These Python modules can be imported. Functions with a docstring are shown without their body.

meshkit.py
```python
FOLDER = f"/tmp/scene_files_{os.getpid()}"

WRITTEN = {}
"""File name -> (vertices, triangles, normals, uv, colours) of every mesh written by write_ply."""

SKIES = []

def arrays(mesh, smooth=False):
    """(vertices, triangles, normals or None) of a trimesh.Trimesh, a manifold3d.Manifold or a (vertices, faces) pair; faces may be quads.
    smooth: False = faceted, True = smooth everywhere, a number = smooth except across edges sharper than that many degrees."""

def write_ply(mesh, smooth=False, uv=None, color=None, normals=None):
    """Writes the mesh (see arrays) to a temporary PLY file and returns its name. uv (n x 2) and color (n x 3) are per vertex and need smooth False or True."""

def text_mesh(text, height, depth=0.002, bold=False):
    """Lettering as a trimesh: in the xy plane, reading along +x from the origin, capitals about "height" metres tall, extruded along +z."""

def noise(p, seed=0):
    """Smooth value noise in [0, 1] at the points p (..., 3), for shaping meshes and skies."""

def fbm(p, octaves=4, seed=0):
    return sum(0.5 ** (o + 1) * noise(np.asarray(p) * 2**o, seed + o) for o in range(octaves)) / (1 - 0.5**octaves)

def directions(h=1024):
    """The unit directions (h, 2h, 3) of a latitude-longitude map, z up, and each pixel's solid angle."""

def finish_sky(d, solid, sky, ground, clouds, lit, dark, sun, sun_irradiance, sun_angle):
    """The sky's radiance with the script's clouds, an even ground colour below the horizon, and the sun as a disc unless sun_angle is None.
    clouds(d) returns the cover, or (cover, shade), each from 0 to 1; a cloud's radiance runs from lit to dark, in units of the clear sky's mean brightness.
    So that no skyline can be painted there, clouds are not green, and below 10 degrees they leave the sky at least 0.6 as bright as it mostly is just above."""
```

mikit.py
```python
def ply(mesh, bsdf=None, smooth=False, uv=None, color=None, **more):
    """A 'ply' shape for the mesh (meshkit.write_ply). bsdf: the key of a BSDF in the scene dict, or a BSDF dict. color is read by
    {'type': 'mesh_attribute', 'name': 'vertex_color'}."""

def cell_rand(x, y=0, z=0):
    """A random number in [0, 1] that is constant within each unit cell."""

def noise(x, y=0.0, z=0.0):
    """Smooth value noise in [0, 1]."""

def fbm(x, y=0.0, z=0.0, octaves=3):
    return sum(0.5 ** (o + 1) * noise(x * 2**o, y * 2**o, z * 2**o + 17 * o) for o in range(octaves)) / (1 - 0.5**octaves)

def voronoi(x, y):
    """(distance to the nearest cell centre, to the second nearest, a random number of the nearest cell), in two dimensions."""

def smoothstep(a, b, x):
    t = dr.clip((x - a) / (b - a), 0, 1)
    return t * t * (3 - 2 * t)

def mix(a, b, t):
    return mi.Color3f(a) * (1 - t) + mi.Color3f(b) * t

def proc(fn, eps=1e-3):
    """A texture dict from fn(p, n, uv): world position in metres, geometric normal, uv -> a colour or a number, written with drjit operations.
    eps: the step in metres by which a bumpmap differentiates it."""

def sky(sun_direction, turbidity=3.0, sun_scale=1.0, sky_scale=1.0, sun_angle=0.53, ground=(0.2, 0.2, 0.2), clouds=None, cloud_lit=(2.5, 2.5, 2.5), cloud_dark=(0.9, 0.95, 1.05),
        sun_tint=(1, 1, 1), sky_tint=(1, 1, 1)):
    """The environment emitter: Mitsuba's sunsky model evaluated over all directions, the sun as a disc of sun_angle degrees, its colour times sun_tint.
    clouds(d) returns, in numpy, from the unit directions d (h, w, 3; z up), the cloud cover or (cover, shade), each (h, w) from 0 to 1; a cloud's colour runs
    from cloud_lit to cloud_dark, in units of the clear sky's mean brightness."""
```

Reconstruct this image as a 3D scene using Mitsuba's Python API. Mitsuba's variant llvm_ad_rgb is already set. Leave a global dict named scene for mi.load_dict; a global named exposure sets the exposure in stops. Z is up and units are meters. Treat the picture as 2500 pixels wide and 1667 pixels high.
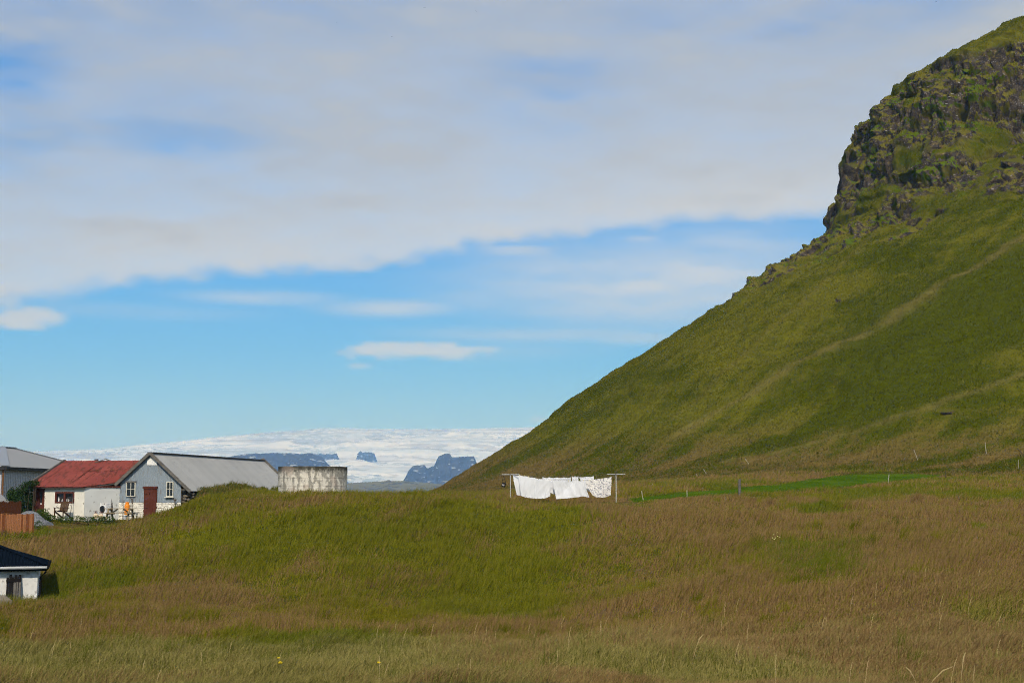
import math, numpy as np, trimesh, mitsuba as mi, mikit, meshkit, drjit as dr
from scipy.interpolate import RBFInterpolator
from scipy.spatial import cKDTree, ConvexHull
from mikit import noise, fbm, smoothstep, mix, voronoi, cell_rand

# ------------------------------------------------------------------ camera, sky, exposure
E = 6.0                                   # eye height above the datum
F = 3472.0                                # focal length in pixels of the 2500 px wide photograph
PITCH = math.radians(6.03)
exposure = 1.45
scene, labels = {}, {}
T4 = mi.ScalarTransform4f
scene['camera'] = {'type': 'perspective', 'fov': math.degrees(2 * math.atan(1250 / F)), 'fov_axis': 'x', 'near_clip': 0.5, 'far_clip': 60000.0,
                   'to_world': T4().look_at(origin=[0, 0, E], target=[0, math.cos(PITCH), E + math.sin(PITCH)], up=[0, 0, 1]),
                   'medium': {'type': 'ref', 'id': 'haze_air'}}


def ray(px, py):
    a, b = (px - 1250) / F, (833.5 - py) / F
    return np.array([a, math.cos(PITCH) - b * math.sin(PITCH), math.sin(PITCH) + b * math.cos(PITCH)])


def at(px, py, Y):
    d = ray(px, py)
    return np.array([0, 0, E]) + d * (Y / d[1])


SUN_AZ, SUN_EL = math.radians(1), math.radians(40)
SUN = [-math.sin(SUN_AZ) * math.cos(SUN_EL), -math.cos(SUN_AZ) * math.cos(SUN_EL), math.sin(SUN_EL)]


def azel(px, py):
    d = ray(px, py)
    return math.degrees(math.atan2(d[0], d[1])), math.degrees(math.atan2(d[2], math.hypot(d[0], d[1])))


def clouds(d):
    x, y, z = d[..., 0], d[..., 1], np.maximum(d[..., 2], 1e-3)
    az, el = np.degrees(np.arctan2(x, y)), np.degrees(np.arcsin(z))
    S = lambda a, b, v: (lambda t: t * t * (3 - 2 * t))(np.clip((v - a) / (b - a), 0, 1))
    memo = {}

    def P(sx, sz, o, seed):
        if seed not in memo:
            memo[seed] = meshkit.fbm(np.stack([d[..., 0] * sx, d[..., 1] * sx, d[..., 2] * sz], -1) + 20, o, seed)
        return memo[seed]

    edge = [azel(*p) for p in ((0, 752), (130, 737), (300, 707), (500, 690), (640, 678), (780, 668), (900, 664), (1000, 648), (1100, 628), (1140, 608), (1280, 600), (1400, 592), (1530, 580), (1640, 560), (1750, 552), (1900, 550), (2020, 545))]
    ea = [-180, -60] + [e[0] for e in edge] + [40, 110, 180]
    ee = [11, 5.0] + [e[1] for e in edge] + [12, 12, 11]
    wob = (P(60, 90, 4, 3) - 0.5) * 0.9
    le = np.interp(az, ea, ee)
    bank = S(-0.15, 0.75, el - le + wob)
    soft = S(-2.2, 2.5, el - le + wob)
    streak = P(9, 34, 5, 7)
    fine = P(26, 95, 4, 11)
    dens = 0.80 + 0.75 * (streak - 0.5) + 0.45 * (fine - 0.5)
    hole = np.zeros_like(az)
    for px, py, rx, ry, k in ((20, 165, 110, 130, .75), (60, 345, 150, 60, .6), (440, 320, 210, 70, .55), (1345, 190, 160, 100, .55), (1225, 160, 40, 30, .4), (2050, 30, 330, 60, .5), (1700, 60, 250, 50, .35), (100, 30, 160, 80, .45), (800, 20, 300, 50, .25)):
        a0, e0 = azel(px, py)
        q = ((az - a0) / (rx / 60)) ** 2 + ((el - e0) / (ry / 60)) ** 2
        hole = np.maximum(hole, 0.7 * k * np.exp(-q * .7) * np.clip(3.2 * (P(14, 46, 5, 21) - 0.30), 0, 1.15))
    hole = np.maximum(hole, 0.5 * S(0.56, 0.78, P(5, 16, 3, 31)) * S(3, 8, el - le))
    puffs = P(48, 150, 4, 71)
    dens = dens + 0.22 * (puffs - 0.5)
    cover = bank * np.clip(dens * 0.97 + 0.14 * S(5, 0, el - le) - hole, 0, 0.97)
    wisp = np.zeros_like(az)
    for px, py, rx, ry, k in ((1620, 690, 460, 110, .62), (1230, 720, 200, 50, .3), (1280, 612, 130, 14, .55), (1570, 586, 60, 9, .5), (955, 752, 170, 20, .5), (655, 728, 190, 16, .4), (1330, 815, 330, 22, .35), (1560, 825, 160, 18, .35), (1800, 640, 260, 90, .5), (300, 760, 320, 20, .16), (1250, 860, 300, 30, .15)):
        a0, e0 = azel(px, py)
        q = ((az - a0) / (rx / 60)) ** 2 + ((el - e0) / (ry / 60)) ** 2
        wisp = np.maximum(wisp, k * np.exp(-q ** 1.2) * np.clip(0.25 + 1.6 * P(22, 120, 4, 41), 0, 1.25))
    puff = np.zeros_like(az)
    for px, py, rx, ry, k in ((1000, 856, 205, 21, .75), (930, 862, 90, 17, .65), (880, 897, 45, 6, .5), (1310, 1021, 36, 9, .6), (45, 776, 95, 30, .8), (90, 779, 75, 20, .7)):
        a0, e0 = azel(px, py)
        q = ((az - a0) / (rx / 60)) ** 2 + ((el - e0) / (ry / 60)) ** 2 + 2.2 * (P(70, 160, 4, 51) - 0.5)
        puff = np.maximum(puff, k * S(1.15, 0.25, q))
    low = 0.46 * np.exp(-((el - 0) / 3.6) ** 2)
    far = S(24, 40, np.abs(az)) * S(2, 6, el) * np.clip(2.4 * (P(7, 26, 4, 61) - 0.38), 0, .8) * (1 - bank)
    cover = np.maximum.reduce([cover, wisp, puff, far, low])
    shade = np.clip(0.50 + 0.05 * (el - le) + 1.3 * (streak - 0.5) + 1.0 * (fine - 0.5) + 0.6 * (puffs - 0.5), 0, 1) * soft
    return cover, np.clip(shade, 0, 1)


scene['sky'] = mikit.sky(SUN, turbidity=2.4, sun_scale=0.95, sky_scale=1.45, sun_tint=(0.93, 1.03, 1.20), sky_tint=(0.39, 0.83, 1.28), clouds=clouds, cloud_lit=(2.62, 2.67, 2.70), cloud_dark=(1.72, 1.84, 1.98), ground=(0.08, 0.08, 0.04))

# ------------------------------------------------------------------ helpers
used = {}


def key_for(name, parent=None):
    k = (parent + '__' if parent else '') + name
    n = used.get(k, 0)
    used[k] = n + 1
    return k if n == 0 else f'{k}_{n:03d}'


def obj(name, mesh, bsdf, parent=None, smooth=False, uv=None, label=None, cat=None, group=None, kind=None):
    if isinstance(mesh, (list, tuple)) and len(mesh) and isinstance(mesh[0], trimesh.Trimesh):
        mesh = trimesh.util.concatenate(list(mesh))
    k = key_for(name, parent)
    scene[k] = mikit.ply(mesh, bsdf, smooth=smooth, uv=uv)
    tag(k, label, cat, group, kind)
    return k


def tag(k, label=None, cat=None, group=None, kind=None):
    e = {a: b for a, b in (('label', label), ('category', cat), ('group', group), ('kind', kind)) if b}
    if e:
        labels[k] = e


def thing(name, label, cat, group=None):
    k = key_for(name)
    tag(k, label, cat, group)
    return k


def box(x0, x1, y0, y1, z0, z1):
    m = trimesh.creation.box((x1 - x0, y1 - y0, z1 - z0))
    m.apply_translation(((x0 + x1) / 2, (y0 + y1) / 2, (z0 + z1) / 2))
    return m


class Frame:
    """A local frame: x along a wall, y into the building, z up."""
    def __init__(s, o, ang):
        s.m = np.eye(4)
        c, n = math.cos(ang), math.sin(ang)
        s.m[:2, :2] = [[c, -n], [n, c]]
        s.m[:3, 3] = o
        s.inv = np.linalg.inv(s.m)

    def put(s, mesh):
        if isinstance(mesh, (list, tuple)):
            mesh = trimesh.util.concatenate(list(mesh))
        m = mesh.copy()
        m.apply_transform(s.m)
        return m

    def box(s, *a):
        return s.put(box(*a))

    def pix(s, px, py, y=0.0):
        """Local point where the sight line through a pixel meets the local plane at depth y."""
        o = (s.inv @ np.array([0, 0, E, 1]))[:3]
        d = s.inv[:3, :3] @ ray(px, py)
        return o + d * ((y - o[1]) / d[1])

    def pbox(s, px0, px1, py0, py1, y0, y1):
        a, b = s.pix(px0, py1), s.pix(px1, py0)
        return s.box(a[0], b[0], y0, y1, a[2], b[2])


def tube(pts, r, n=6):
    p = np.asarray(pts, float)
    r = np.broadcast_to(r, len(p))
    t = np.gradient(p, axis=0)
    t /= np.linalg.norm(t, axis=1, keepdims=True)
    a = np.cross(t, np.where(np.abs(t[:, 2:]) < 0.9, [0, 0, 1.0], [1.0, 0, 0]))
    a /= np.linalg.norm(a, axis=1, keepdims=True)
    b = np.cross(t, a)
    ang = np.arange(n) * 2 * np.pi / n
    v = (p[:, None] + r[:, None, None] * (np.cos(ang)[None, :, None] * a[:, None] + np.sin(ang)[None, :, None] * b[:, None])).reshape(-1, 3)
    i, j = np.meshgrid(np.arange(len(p) - 1), np.arange(n), indexing='ij')
    q = np.stack([i * n + j, i * n + (j + 1) % n, (i + 1) * n + (j + 1) % n, (i + 1) * n + j], -1).reshape(-1, 4)
    v = np.vstack([v, p[0], p[-1]])
    k = len(v)
    c0 = [[(jj + 1) % n, jj, k - 2] for jj in range(n)]
    o = (len(p) - 1) * n
    c1 = [[o + jj, o + (jj + 1) % n, k - 1] for jj in range(n)]
    return trimesh.Trimesh(v, np.vstack([q[:, [0, 2, 1]], q[:, [0, 3, 2]], np.array(c0)[:, ::-1], np.array(c1)[:, ::-1]]), process=False)


def beam(a, b, w, h, up=(0, 0, 1)):
    """A rectangular board from a to b."""
    a, b = np.asarray(a, float), np.asarray(b, float)
    t = b - a
    L = np.linalg.norm(t)
    t /= L
    s = np.cross(t, up)
    if np.linalg.norm(s) < 1e-6:
        s = np.cross(t, (0, 1, 0))
    s /= np.linalg.norm(s)
    u = np.cross(s, t)
    m = trimesh.creation.box((L, w, h))
    M = np.eye(4)
    M[:3, 0], M[:3, 1], M[:3, 2], M[:3, 3] = t, s, u, (a + b) / 2
    m.apply_transform(M)
    return m


def grid_mesh(P, flip=False):
    h, w = P.shape[:2]
    i, j = np.meshgrid(np.arange(h - 1), np.arange(w - 1), indexing='ij')
    a = i * w + j
    q = np.stack([a, a + 1, a + w + 1, a + w], -1).reshape(-1, 4)
    f = np.vstack([q[:, [0, 1, 2]], q[:, [0, 2, 3]]])
    if flip:
        f = f[:, ::-1]
    return trimesh.Trimesh(P.reshape(-1, 3), f, process=False)


def blob(rng, r, n=16, flat=(1, 1, 1)):
    p = rng.normal(size=(n, 3))
    p /= np.linalg.norm(p, axis=1, keepdims=True)
    p *= rng.uniform(0.75, 1.1, (n, 1)) * r * np.array(flat)
    h = ConvexHull(p)
    m = trimesh.Trimesh(p, h.simplices, process=True)
    m.fix_normals()
    return m


def sstep(a, b, v):
    t = np.clip((np.asarray(v, float) - a) / (b - a), 0, 1)
    return t * t * (3 - 2 * t)


# ------------------------------------------------------------------ the lie of the land
CP = []
for px, py, Y in ((0, 1667, 28), (700, 1667, 28), (1250, 1667, 28), (1900, 1667, 28), (2500, 1667, 28),
                  (0, 1563, 45), (600, 1575, 43), (1250, 1603, 34), (1250, 1566, 45), (1250, 1540, 52), (1250, 1505, 58), (1800, 1615, 33), (2200, 1640, 30.5),
                  (0, 1482, 62), (110, 1474, 64), (300, 1480, 61), (600, 1490, 60), (900, 1497, 59), (900, 1540, 51), (600, 1535, 51),
                  (1250, 1444, 64), (1250, 1345, 72), (1250, 1262, 80), (1250, 1233, 86), (1250, 1229, 92), (1300, 1237, 96), (1150, 1207, 95),
                  (900, 1440, 64), (900, 1340, 72), (900, 1255, 80), (900, 1213, 87), (900, 1206, 94), (900, 1204, 105),
                  (600, 1432, 66), (600, 1345, 74), (600, 1262, 83), (600, 1220, 91), (600, 1205, 98), (560, 1201, 106),
                  (450, 1405, 70), (430, 1320, 79), (440, 1250, 90), (470, 1218, 98), (340, 1300, 84), (300, 1352, 76), (200, 1330, 80), (250, 1300, 88),
                  (200, 1420, 70), (30, 1400, 73), (60, 1312, 88), (-100, 1312, 88), (60, 1259, 99), (-80, 1257, 100), (120, 1267, 102), (290, 1271, 103), (350, 1269, 103.5), (300, 1284, 97), (430, 1247, 104),
                  (680, 1204, 105), (763, 1204, 106), (850, 1204, 105), (763, 1203, 112),
                  (1340, 1243, 88), (1460, 1254, 81), (1600, 1293, 73), (1720, 1325, 66), (1400, 1350, 71), (1400, 1450, 62), (1600, 1400, 63), (1600, 1500, 52), (1800, 1490, 49), (1800, 1400, 58), (1950, 1500, 45),
                  (2000, 1440, 49), (2250, 1450, 43.5), (2500, 1440, 44), (2500, 1300, 70), (2200, 1302, 70), (1900, 1305, 70), (2500, 1220, 105), (2100, 1226, 105), (1700, 1226, 105), (1504, 1226, 105), (1370, 1231, 105), (1246, 1226, 105),
                  (1560, 1216, 112), (1300, 1198, 150), (1700, 1193, 130), (2000, 1176, 150), (2400, 1174, 150), (2500, 1150, 195), (2000, 1150, 195), (1500, 1186, 180), (1200, 1190, 250), (1063, 1194, 300)):
    CP.append(at(px, py + (10 if 1196 < py < 1236 and 82 < Y < 125 and px < 1210 else 0), Y))
for X, Y, e in ((0, 0, -1.75), (-14, 0, -1.9), (14, 0, -1.7), (-14, 12, -2.6), (0, 12, -2.55), (14, 12, -2.5), (0, -30, -1), (-30, -20, -1.5), (30, -20, -.8), (-40, 40, -5), (40, 30, -3), (60, 60, -2), (-60, 80, -4), (-60, 110, -2.2), (-45, 125, -1.9),
                (-50, 150, -2.5), (-30, 135, -1.5), (-12, 130, -0.9), (-2, 125, -.6), (-30, 180, -3), (-5, 180, -1.2), (-60, 220, -4), (-30, 300, -3.5), (-16, 220, -2), (90, 150, 2), (90, 220, 4.5), (60, 260, 4), (120, 300, 4), (10, 330, 1), (-20, 400, -3), (100, 420, 0), (-100, 320, -6), (-100, 150, -4), (120, 80, -1)):
    CP.append(np.array([X, Y, E + e]))
CP = np.array(CP)
_rbf = RBFInterpolator(CP[:, :2] / 50, CP[:, 2], kernel='thin_plate_spline', smoothing=2e-4, degree=1)

from scipy.ndimage import map_coordinates
_g = np.arange(-390, 391, 2.0)
_base = _rbf(np.stack(np.meshgrid(_g, _g, indexing='ij'), -1).reshape(-1, 2) / 50).reshape(len(_g), len(_g))

# the shed's long right wall (see below), along which the turf bank lies
RIDGE0, RIDGE1 = at(369, 1106, 104), at(640, 1124, 128.6)
RD = (RIDGE1 - RIDGE0)[:2]
RLEN = np.linalg.norm(RD)
RD = RD / RLEN
GD = np.array([RD[1], -RD[0]])           # along the gable, to the right


def ground_z(x, y, bumps=True):
    x, y = np.asarray(x, float), np.asarray(y, float)
    shp = x.shape
    p = np.stack([x.ravel(), y.ravel()], -1)
    r = np.hypot(p[:, 0], p[:, 1])
    q = p * np.minimum(1, 380 / np.maximum(r, 1))[:, None]
    z = map_coordinates(_base, (q.T + 390) / 2.0, order=3, mode='nearest')
    w = sstep(240, 420, r)
    z = z * (1 - w) + w * (E - 7.0)
    n1 = meshkit.fbm(np.stack([p[:, 0] / 6.5, p[:, 1] / 4.5, 0 * r], -1) + 50, 3, 5) - 0.5
    n2 = meshkit.fbm(np.stack([p[:, 0] / 1.7, p[:, 1] / 1.3, 0 * r], -1) + 90, 3, 8) - 0.5
    right = sstep(-2, 12, p[:, 0] - (70 - p[:, 1]) * 0.1)
    calm = 1 - 0.85 * sstep(95, 99, p[:, 1]) * sstep(-20, -23, p[:, 0])
    near = sstep(500, 200, r) * (1 - .7 * sstep(100, 112, p[:, 1]) * sstep(3, 8, p[:, 0]))
    if bumps:
        z = z + near * calm * (n1 * (0.35 + 0.75 * right) + n2 * 0.42)
    # turf bank
    a = (p - RIDGE0[:2]) @ RD
    b = (p - RIDGE0[:2]) @ GD - 3.05
    prof = sstep(-0.8, -0.15, b) * sstep(2.3, 0.35, b)
    h = 0.95 * sstep(0.6, 1.3, a) * sstep(RLEN + 1, RLEN - 2, a) * (0.86 + 0.5 * n2 + 0.3 * n1)
    z = z + h * prof
    # foreground crest, small hollows
    return z.reshape(shp)


# the hill: a steep grass cone with a crag and a rounded top, its apex outside the frame to the right
AP = np.array([166.0, 330.0])
DH = np.hypot(*AP)
AZ0 = math.atan2(AP[0], AP[1])
SIL = [(1073, 1195), (1094, 1181), (1179, 1127), (1275, 1068), (1318, 1043), (1382, 990), (1488, 928), (1594, 859), (1701, 797), (1807, 733), (1913, 673), (1998, 606), (2015, 579), (2023, 510), (2046, 494), (2047, 398), (2073, 356), (2142, 276), (2147, 239), (2200, 191), (2275, 149), (2370, 101), (2500, 34)]
ss, zz = [], []
for px, py in SIL:
    a, e = (math.radians(v) for v in azel(px, py))
    s = DH * math.sin(AZ0 - a)
    ss.append(s)
    zz.append(math.tan(e) * math.sqrt(DH * DH - s * s))
ss, zz = np.array(ss), np.array(zz)
for i in range(1, len(ss)):
    ss[i] = min(ss[i], ss[i - 1] - 0.35)
SC0, ZC0 = ss[11], zz[11]
SLOPE = (zz[11] - zz[1]) / (ss[1] - ss[11])
prof_s = np.concatenate([ss[::-1]])
prof_z = np.concatenate([zz[::-1]])
prof_s = np.concatenate([[0, 22], prof_s, [260]])
prof_z = np.concatenate([[zz[-1] + 9, zz[-1] + 6], prof_z, [zz[0] - SLOPE * (260 - ss[0])]])


def nz(a, b, c, o, seed):
    return meshkit.fbm(np.stack(np.broadcast_arrays(a, b, c), -1) + 40.0, o, seed) - 0.5


def hill_z(s, th):
    """Height above the eye of the hill at distance s from its axis, th the angle from the direction of the camera (positive to the left)."""
    thd = np.degrees(th)
    cliff = np.interp(thd, [-180, 5, 22, 29, 35, 45, 60, 100, 180], [60, 62, 68, 74, SC0 - 5, SC0 - 1, SC0, SC0, SC0 - 2])
    cliff = cliff + 7 * nz(thd / 9, 0 * s, 0 * s, 3, 71) * sstep(66, 50, thd)
    line = np.where(s > SC0, np.interp(s, prof_s, prof_z), ZC0 + SLOPE * (SC0 - s))
    top = np.interp(s, prof_s, prof_z)
    zc = np.where(s > SC0, np.interp(cliff, prof_s, prof_z), ZC0 + SLOPE * (SC0 - cliff))
    steep = 2.1 + 2.0 * (nz(thd / 5, s / 40, 0 * s, 3, 73) + 0.3)
    z = np.where(s > cliff, line, np.minimum(top, zc + (cliff - s) * np.maximum(steep, 1.1)))
    z = np.where((thd > 66), top, z)
    return z, cliff


# the rounded top is low enough that its near shoulder does not stand above its outline
_pa, _pe = np.radians([azel(*p)[0] for p in SIL]), np.tan(np.radians([azel(*p)[1] for p in SIL]))
_ss = np.linspace(20, 92, 145)
prof_z = np.concatenate([np.interp(_ss, prof_s, prof_z), prof_z[prof_s > 92]])
prof_s = np.concatenate([_ss, prof_s[prof_s > 92]])
for _ in range(14):
    over = np.full(len(_ss), -9.0)
    for td in np.arange(32, 84, 3.0):
        a_ = math.atan2(-AP[1], -AP[0]) - math.radians(td)
        x_, y_ = AP[0] + _ss * math.cos(a_), AP[1] + _ss * math.sin(a_)
        z_ = hill_z(_ss, np.full(len(_ss), math.radians(td)))[0]
        az_, D_ = np.arctan2(x_, y_), np.hypot(x_, y_)
        o_ = z_ + 0.6 - np.interp(az_, _pa, _pe) * D_
        over = np.maximum(over, np.where((az_ < math.radians(19.8)) & (_ss < SC0 - 1.5), o_, -9))
    prof_z[:len(_ss)] -= np.convolve(np.pad(np.maximum(over, 0), 4, 'edge'), np.ones(9) / 9, 'valid') * 0.8
z50 = float(np.interp(54, prof_s, prof_z))
prof_z = np.where(prof_s < 54, np.minimum(prof_z, z50 + (54 - prof_s) * 0.10), prof_z)
prof_s, prof_z = np.concatenate([[0], prof_s]), np.concatenate([[prof_z[0] + 2], prof_z])


def hill_abs(x, y):
    dx, dy = np.asarray(x, float) - AP[0], np.asarray(y, float) - AP[1]
    s = np.hypot(dx, dy)
    base = math.atan2(-AP[1], -AP[0])
    th = -(np.arctan2(dy, dx) - base)
    th = (th + np.pi) % (2 * np.pi) - np.pi
    z, c = hill_z(s, th)
    return E + z, s, th, c


def surf(x, y, bumps=True):
    g = ground_z(x, y, bumps)
    h = hill_abs(x, y)[0]
    k = 2.2
    return g + k * np.logaddexp(0, (h - g) / k)


def hit(px, py, y0=20, y1=420):
    """Point of the land seen through a pixel of the photograph."""
    d = ray(px, py)
    Y = np.geomspace(y0, y1, 3000)
    P = np.array([0, 0, E])[None] + d[None] * (Y / d[1])[:, None]
    below = P[:, 2] < surf(P[:, 0], P[:, 1], False)
    i = int(np.argmax(below)) if below.any() else len(Y) - 1
    return P[i]


# ------------------------------------------------------------------ colours of the grass land
def spots(lst):
    out = []
    for px, py, rx, ry, k in lst:
        p = hit(px, py)
        pd = hit(px, py - ry * 0.7)
        out.append((p[0], p[1], rx / F * p[1], max(abs(pd[1] - p[1]), 1.0), k))
    return out


def paint(x, y, lst):
    v = mi.Float(0)
    for cx, cy, rx, ry, k in lst:
        v = v + k * dr.exp(-(dr.square((x - cx) / rx) + dr.square((y - cy) / ry)))
    return v


BROWN = spots([(1450, 1560, 700, 40, .8), (900, 1540, 500, 26, .7), (2200, 1590, 500, 30, .6), (2250, 1360, 380, 45, .7), (1560, 1270, 220, 30, .7), (1950, 1280, 350, 30, .55), (2300, 1240, 350, 20, .5), (1700, 1230, 250, 14, .6), (1420, 1224, 90, 10, .7),
               (560, 1212, 130, 7, .6), (720, 1300, 260, 22, .15), (150, 1330, 160, 30, .5), (400, 1440, 260, 20, .4), (80, 1560, 300, 40, .2), (1900, 1440, 160, 18, .5), (1850, 1560, 300, 30, .4), (2350, 1120, 260, 16, .8), (2000, 1140, 300, 12, .7), (1750, 1165, 160, 12, .7), (1000, 1208, 300, 5, .5)])
GREEN = spots([(120, 1640, 300, 30, .45), (1500, 1640, 600, 24, .4), (1900, 1655, 300, 16, .4), (590, 1182, 130, 16, 1.3), (480, 1198, 50, 10, .8), (600, 1240, 60, 22, .5), (1060, 1220, 110, 16, .8), (1520, 1360, 160, 40, .4), (2200, 1400, 320, 30, .35), (1950, 1390, 140, 14, .25), (1800, 1470, 140, 12, .5), (2400, 1500, 140, 20, .4), (1930, 1530, 90, 14, .6),
               (2060, 1222, 60, 7, .8), (2250, 1205, 100, 8, .5), (2400, 1260, 110, 14, .5), (60, 1620, 160, 28, .7), (700, 1600, 300, 16, .5), (1700, 1650, 330, 25, .5), (1000, 1665, 200, 20, .4), (2420, 1205, 60, 8, .5), (800, 1440, 200, 30, .3), (1250, 1430, 150, 30, .3)])


MOUND = [hit(*q)[:2].tolist() for q in ((350, 1292), (400, 1262), (480, 1226), (560, 1219), (700, 1210), (900, 1209), (1120, 1212), (1250, 1224), (1330, 1234), (1440, 1262), (1560, 1295), (1690, 1332), (1760, 1370), (1690, 1430), (1560, 1470), (1350, 1492), (1100, 1500), (850, 1492), (640, 1462), (480, 1410), (380, 1350))]


def inside(x, y, pts):
    """Signed distance to a closed line on the ground, positive inside."""
    best, s_ = mi.Float(1e6), mi.Float(-1)
    for a, b in zip(pts, pts[1:] + pts[:1]):
        ex, ey, wx, wy = b[0] - a[0], b[1] - a[1], x - a[0], y - a[1]
        t = dr.clip((wx * ex + wy * ey) / (ex * ex + ey * ey), 0, 1)
        best = dr.minimum(best, dr.square(wx - ex * t) + dr.square(wy - ey * t))
        c1, c2, c3 = y >= a[1], y < b[1], ex * wy > ey * wx
        s_ = dr.select((c1 & c2 & c3) | (~c1 & ~c2 & ~c3), -s_, s_)
    return dr.sqrt(best) * s_


def field_state(x, y):
    big = fbm(x * 0.16 + 3, y * 0.09 + 7, 0.0, 4)
    mid = fbm(x * 0.6 + 11, y * 0.35 + 5, 1.7, 3)
    m = smoothstep(-0.7, 0.6, inside(x, y, MOUND) + 2.4 * (mid - 0.5))
    b = 0.41 + 2.4 * (big - 0.5) + 1.9 * (mid - 0.5) + paint(x, y, BROWN) - paint(x, y, GREEN)
    b = dr.minimum(b, 0.80)
    b = b * (1 - m) + m * (0.19 + 1.3 * (big - 0.5) + 1.5 * (mid - 0.5))
    return dr.clip(b, 0, 1), big, m


def grass_colour(p, uv):
    """uv.x: a number of the blade's own, uv.y: the height along the blade."""
    b, big, mound = field_state(p.x, p.y)
    r = uv.x
    r2 = dr.abs(dr.sin(r * 917.3))
    green = mix((0.082, 0.088, 0.002), (0.168, 0.152, 0.010), r2)
    green = mix(green, mi.Color3f(0.066, 0.104, 0.006), smoothstep(0.48, 0.70, 1 - big) * 0.55)
    green = mix(green, mix((0.058, 0.078, 0.002), (0.165, 0.160, 0.008), r2), mound * 0.8)
    near = smoothstep(44, 34, p.y)
    green = mix(green, mix((0.100, 0.108, 0.020), (0.29, 0.25, 0.095), r2 * r2), near * 0.75)
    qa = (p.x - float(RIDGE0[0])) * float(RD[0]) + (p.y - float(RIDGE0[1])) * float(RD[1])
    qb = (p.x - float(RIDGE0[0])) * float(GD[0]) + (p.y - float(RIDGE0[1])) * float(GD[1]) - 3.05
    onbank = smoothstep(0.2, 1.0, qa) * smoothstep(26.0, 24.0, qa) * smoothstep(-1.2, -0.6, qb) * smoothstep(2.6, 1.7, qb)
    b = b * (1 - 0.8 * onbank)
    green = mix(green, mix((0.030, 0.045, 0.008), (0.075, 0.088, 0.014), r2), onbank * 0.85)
    brown = mix((0.130, 0.080, 0.030), (0.225, 0.148, 0.062), r2)
    straw = mi.Color3f(0.30, 0.235, 0.11)
    is_b = smoothstep(-0.10, 0.10, b - r)
    c = mix(green, brown, is_b)
    head = smoothstep(0.45, 0.95, uv.y) * smoothstep(0.35, 0.9, dr.abs(dr.sin(r * 311.7)))
    return mix(c, straw, head * (0.16 + 0.22 * near))


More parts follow.
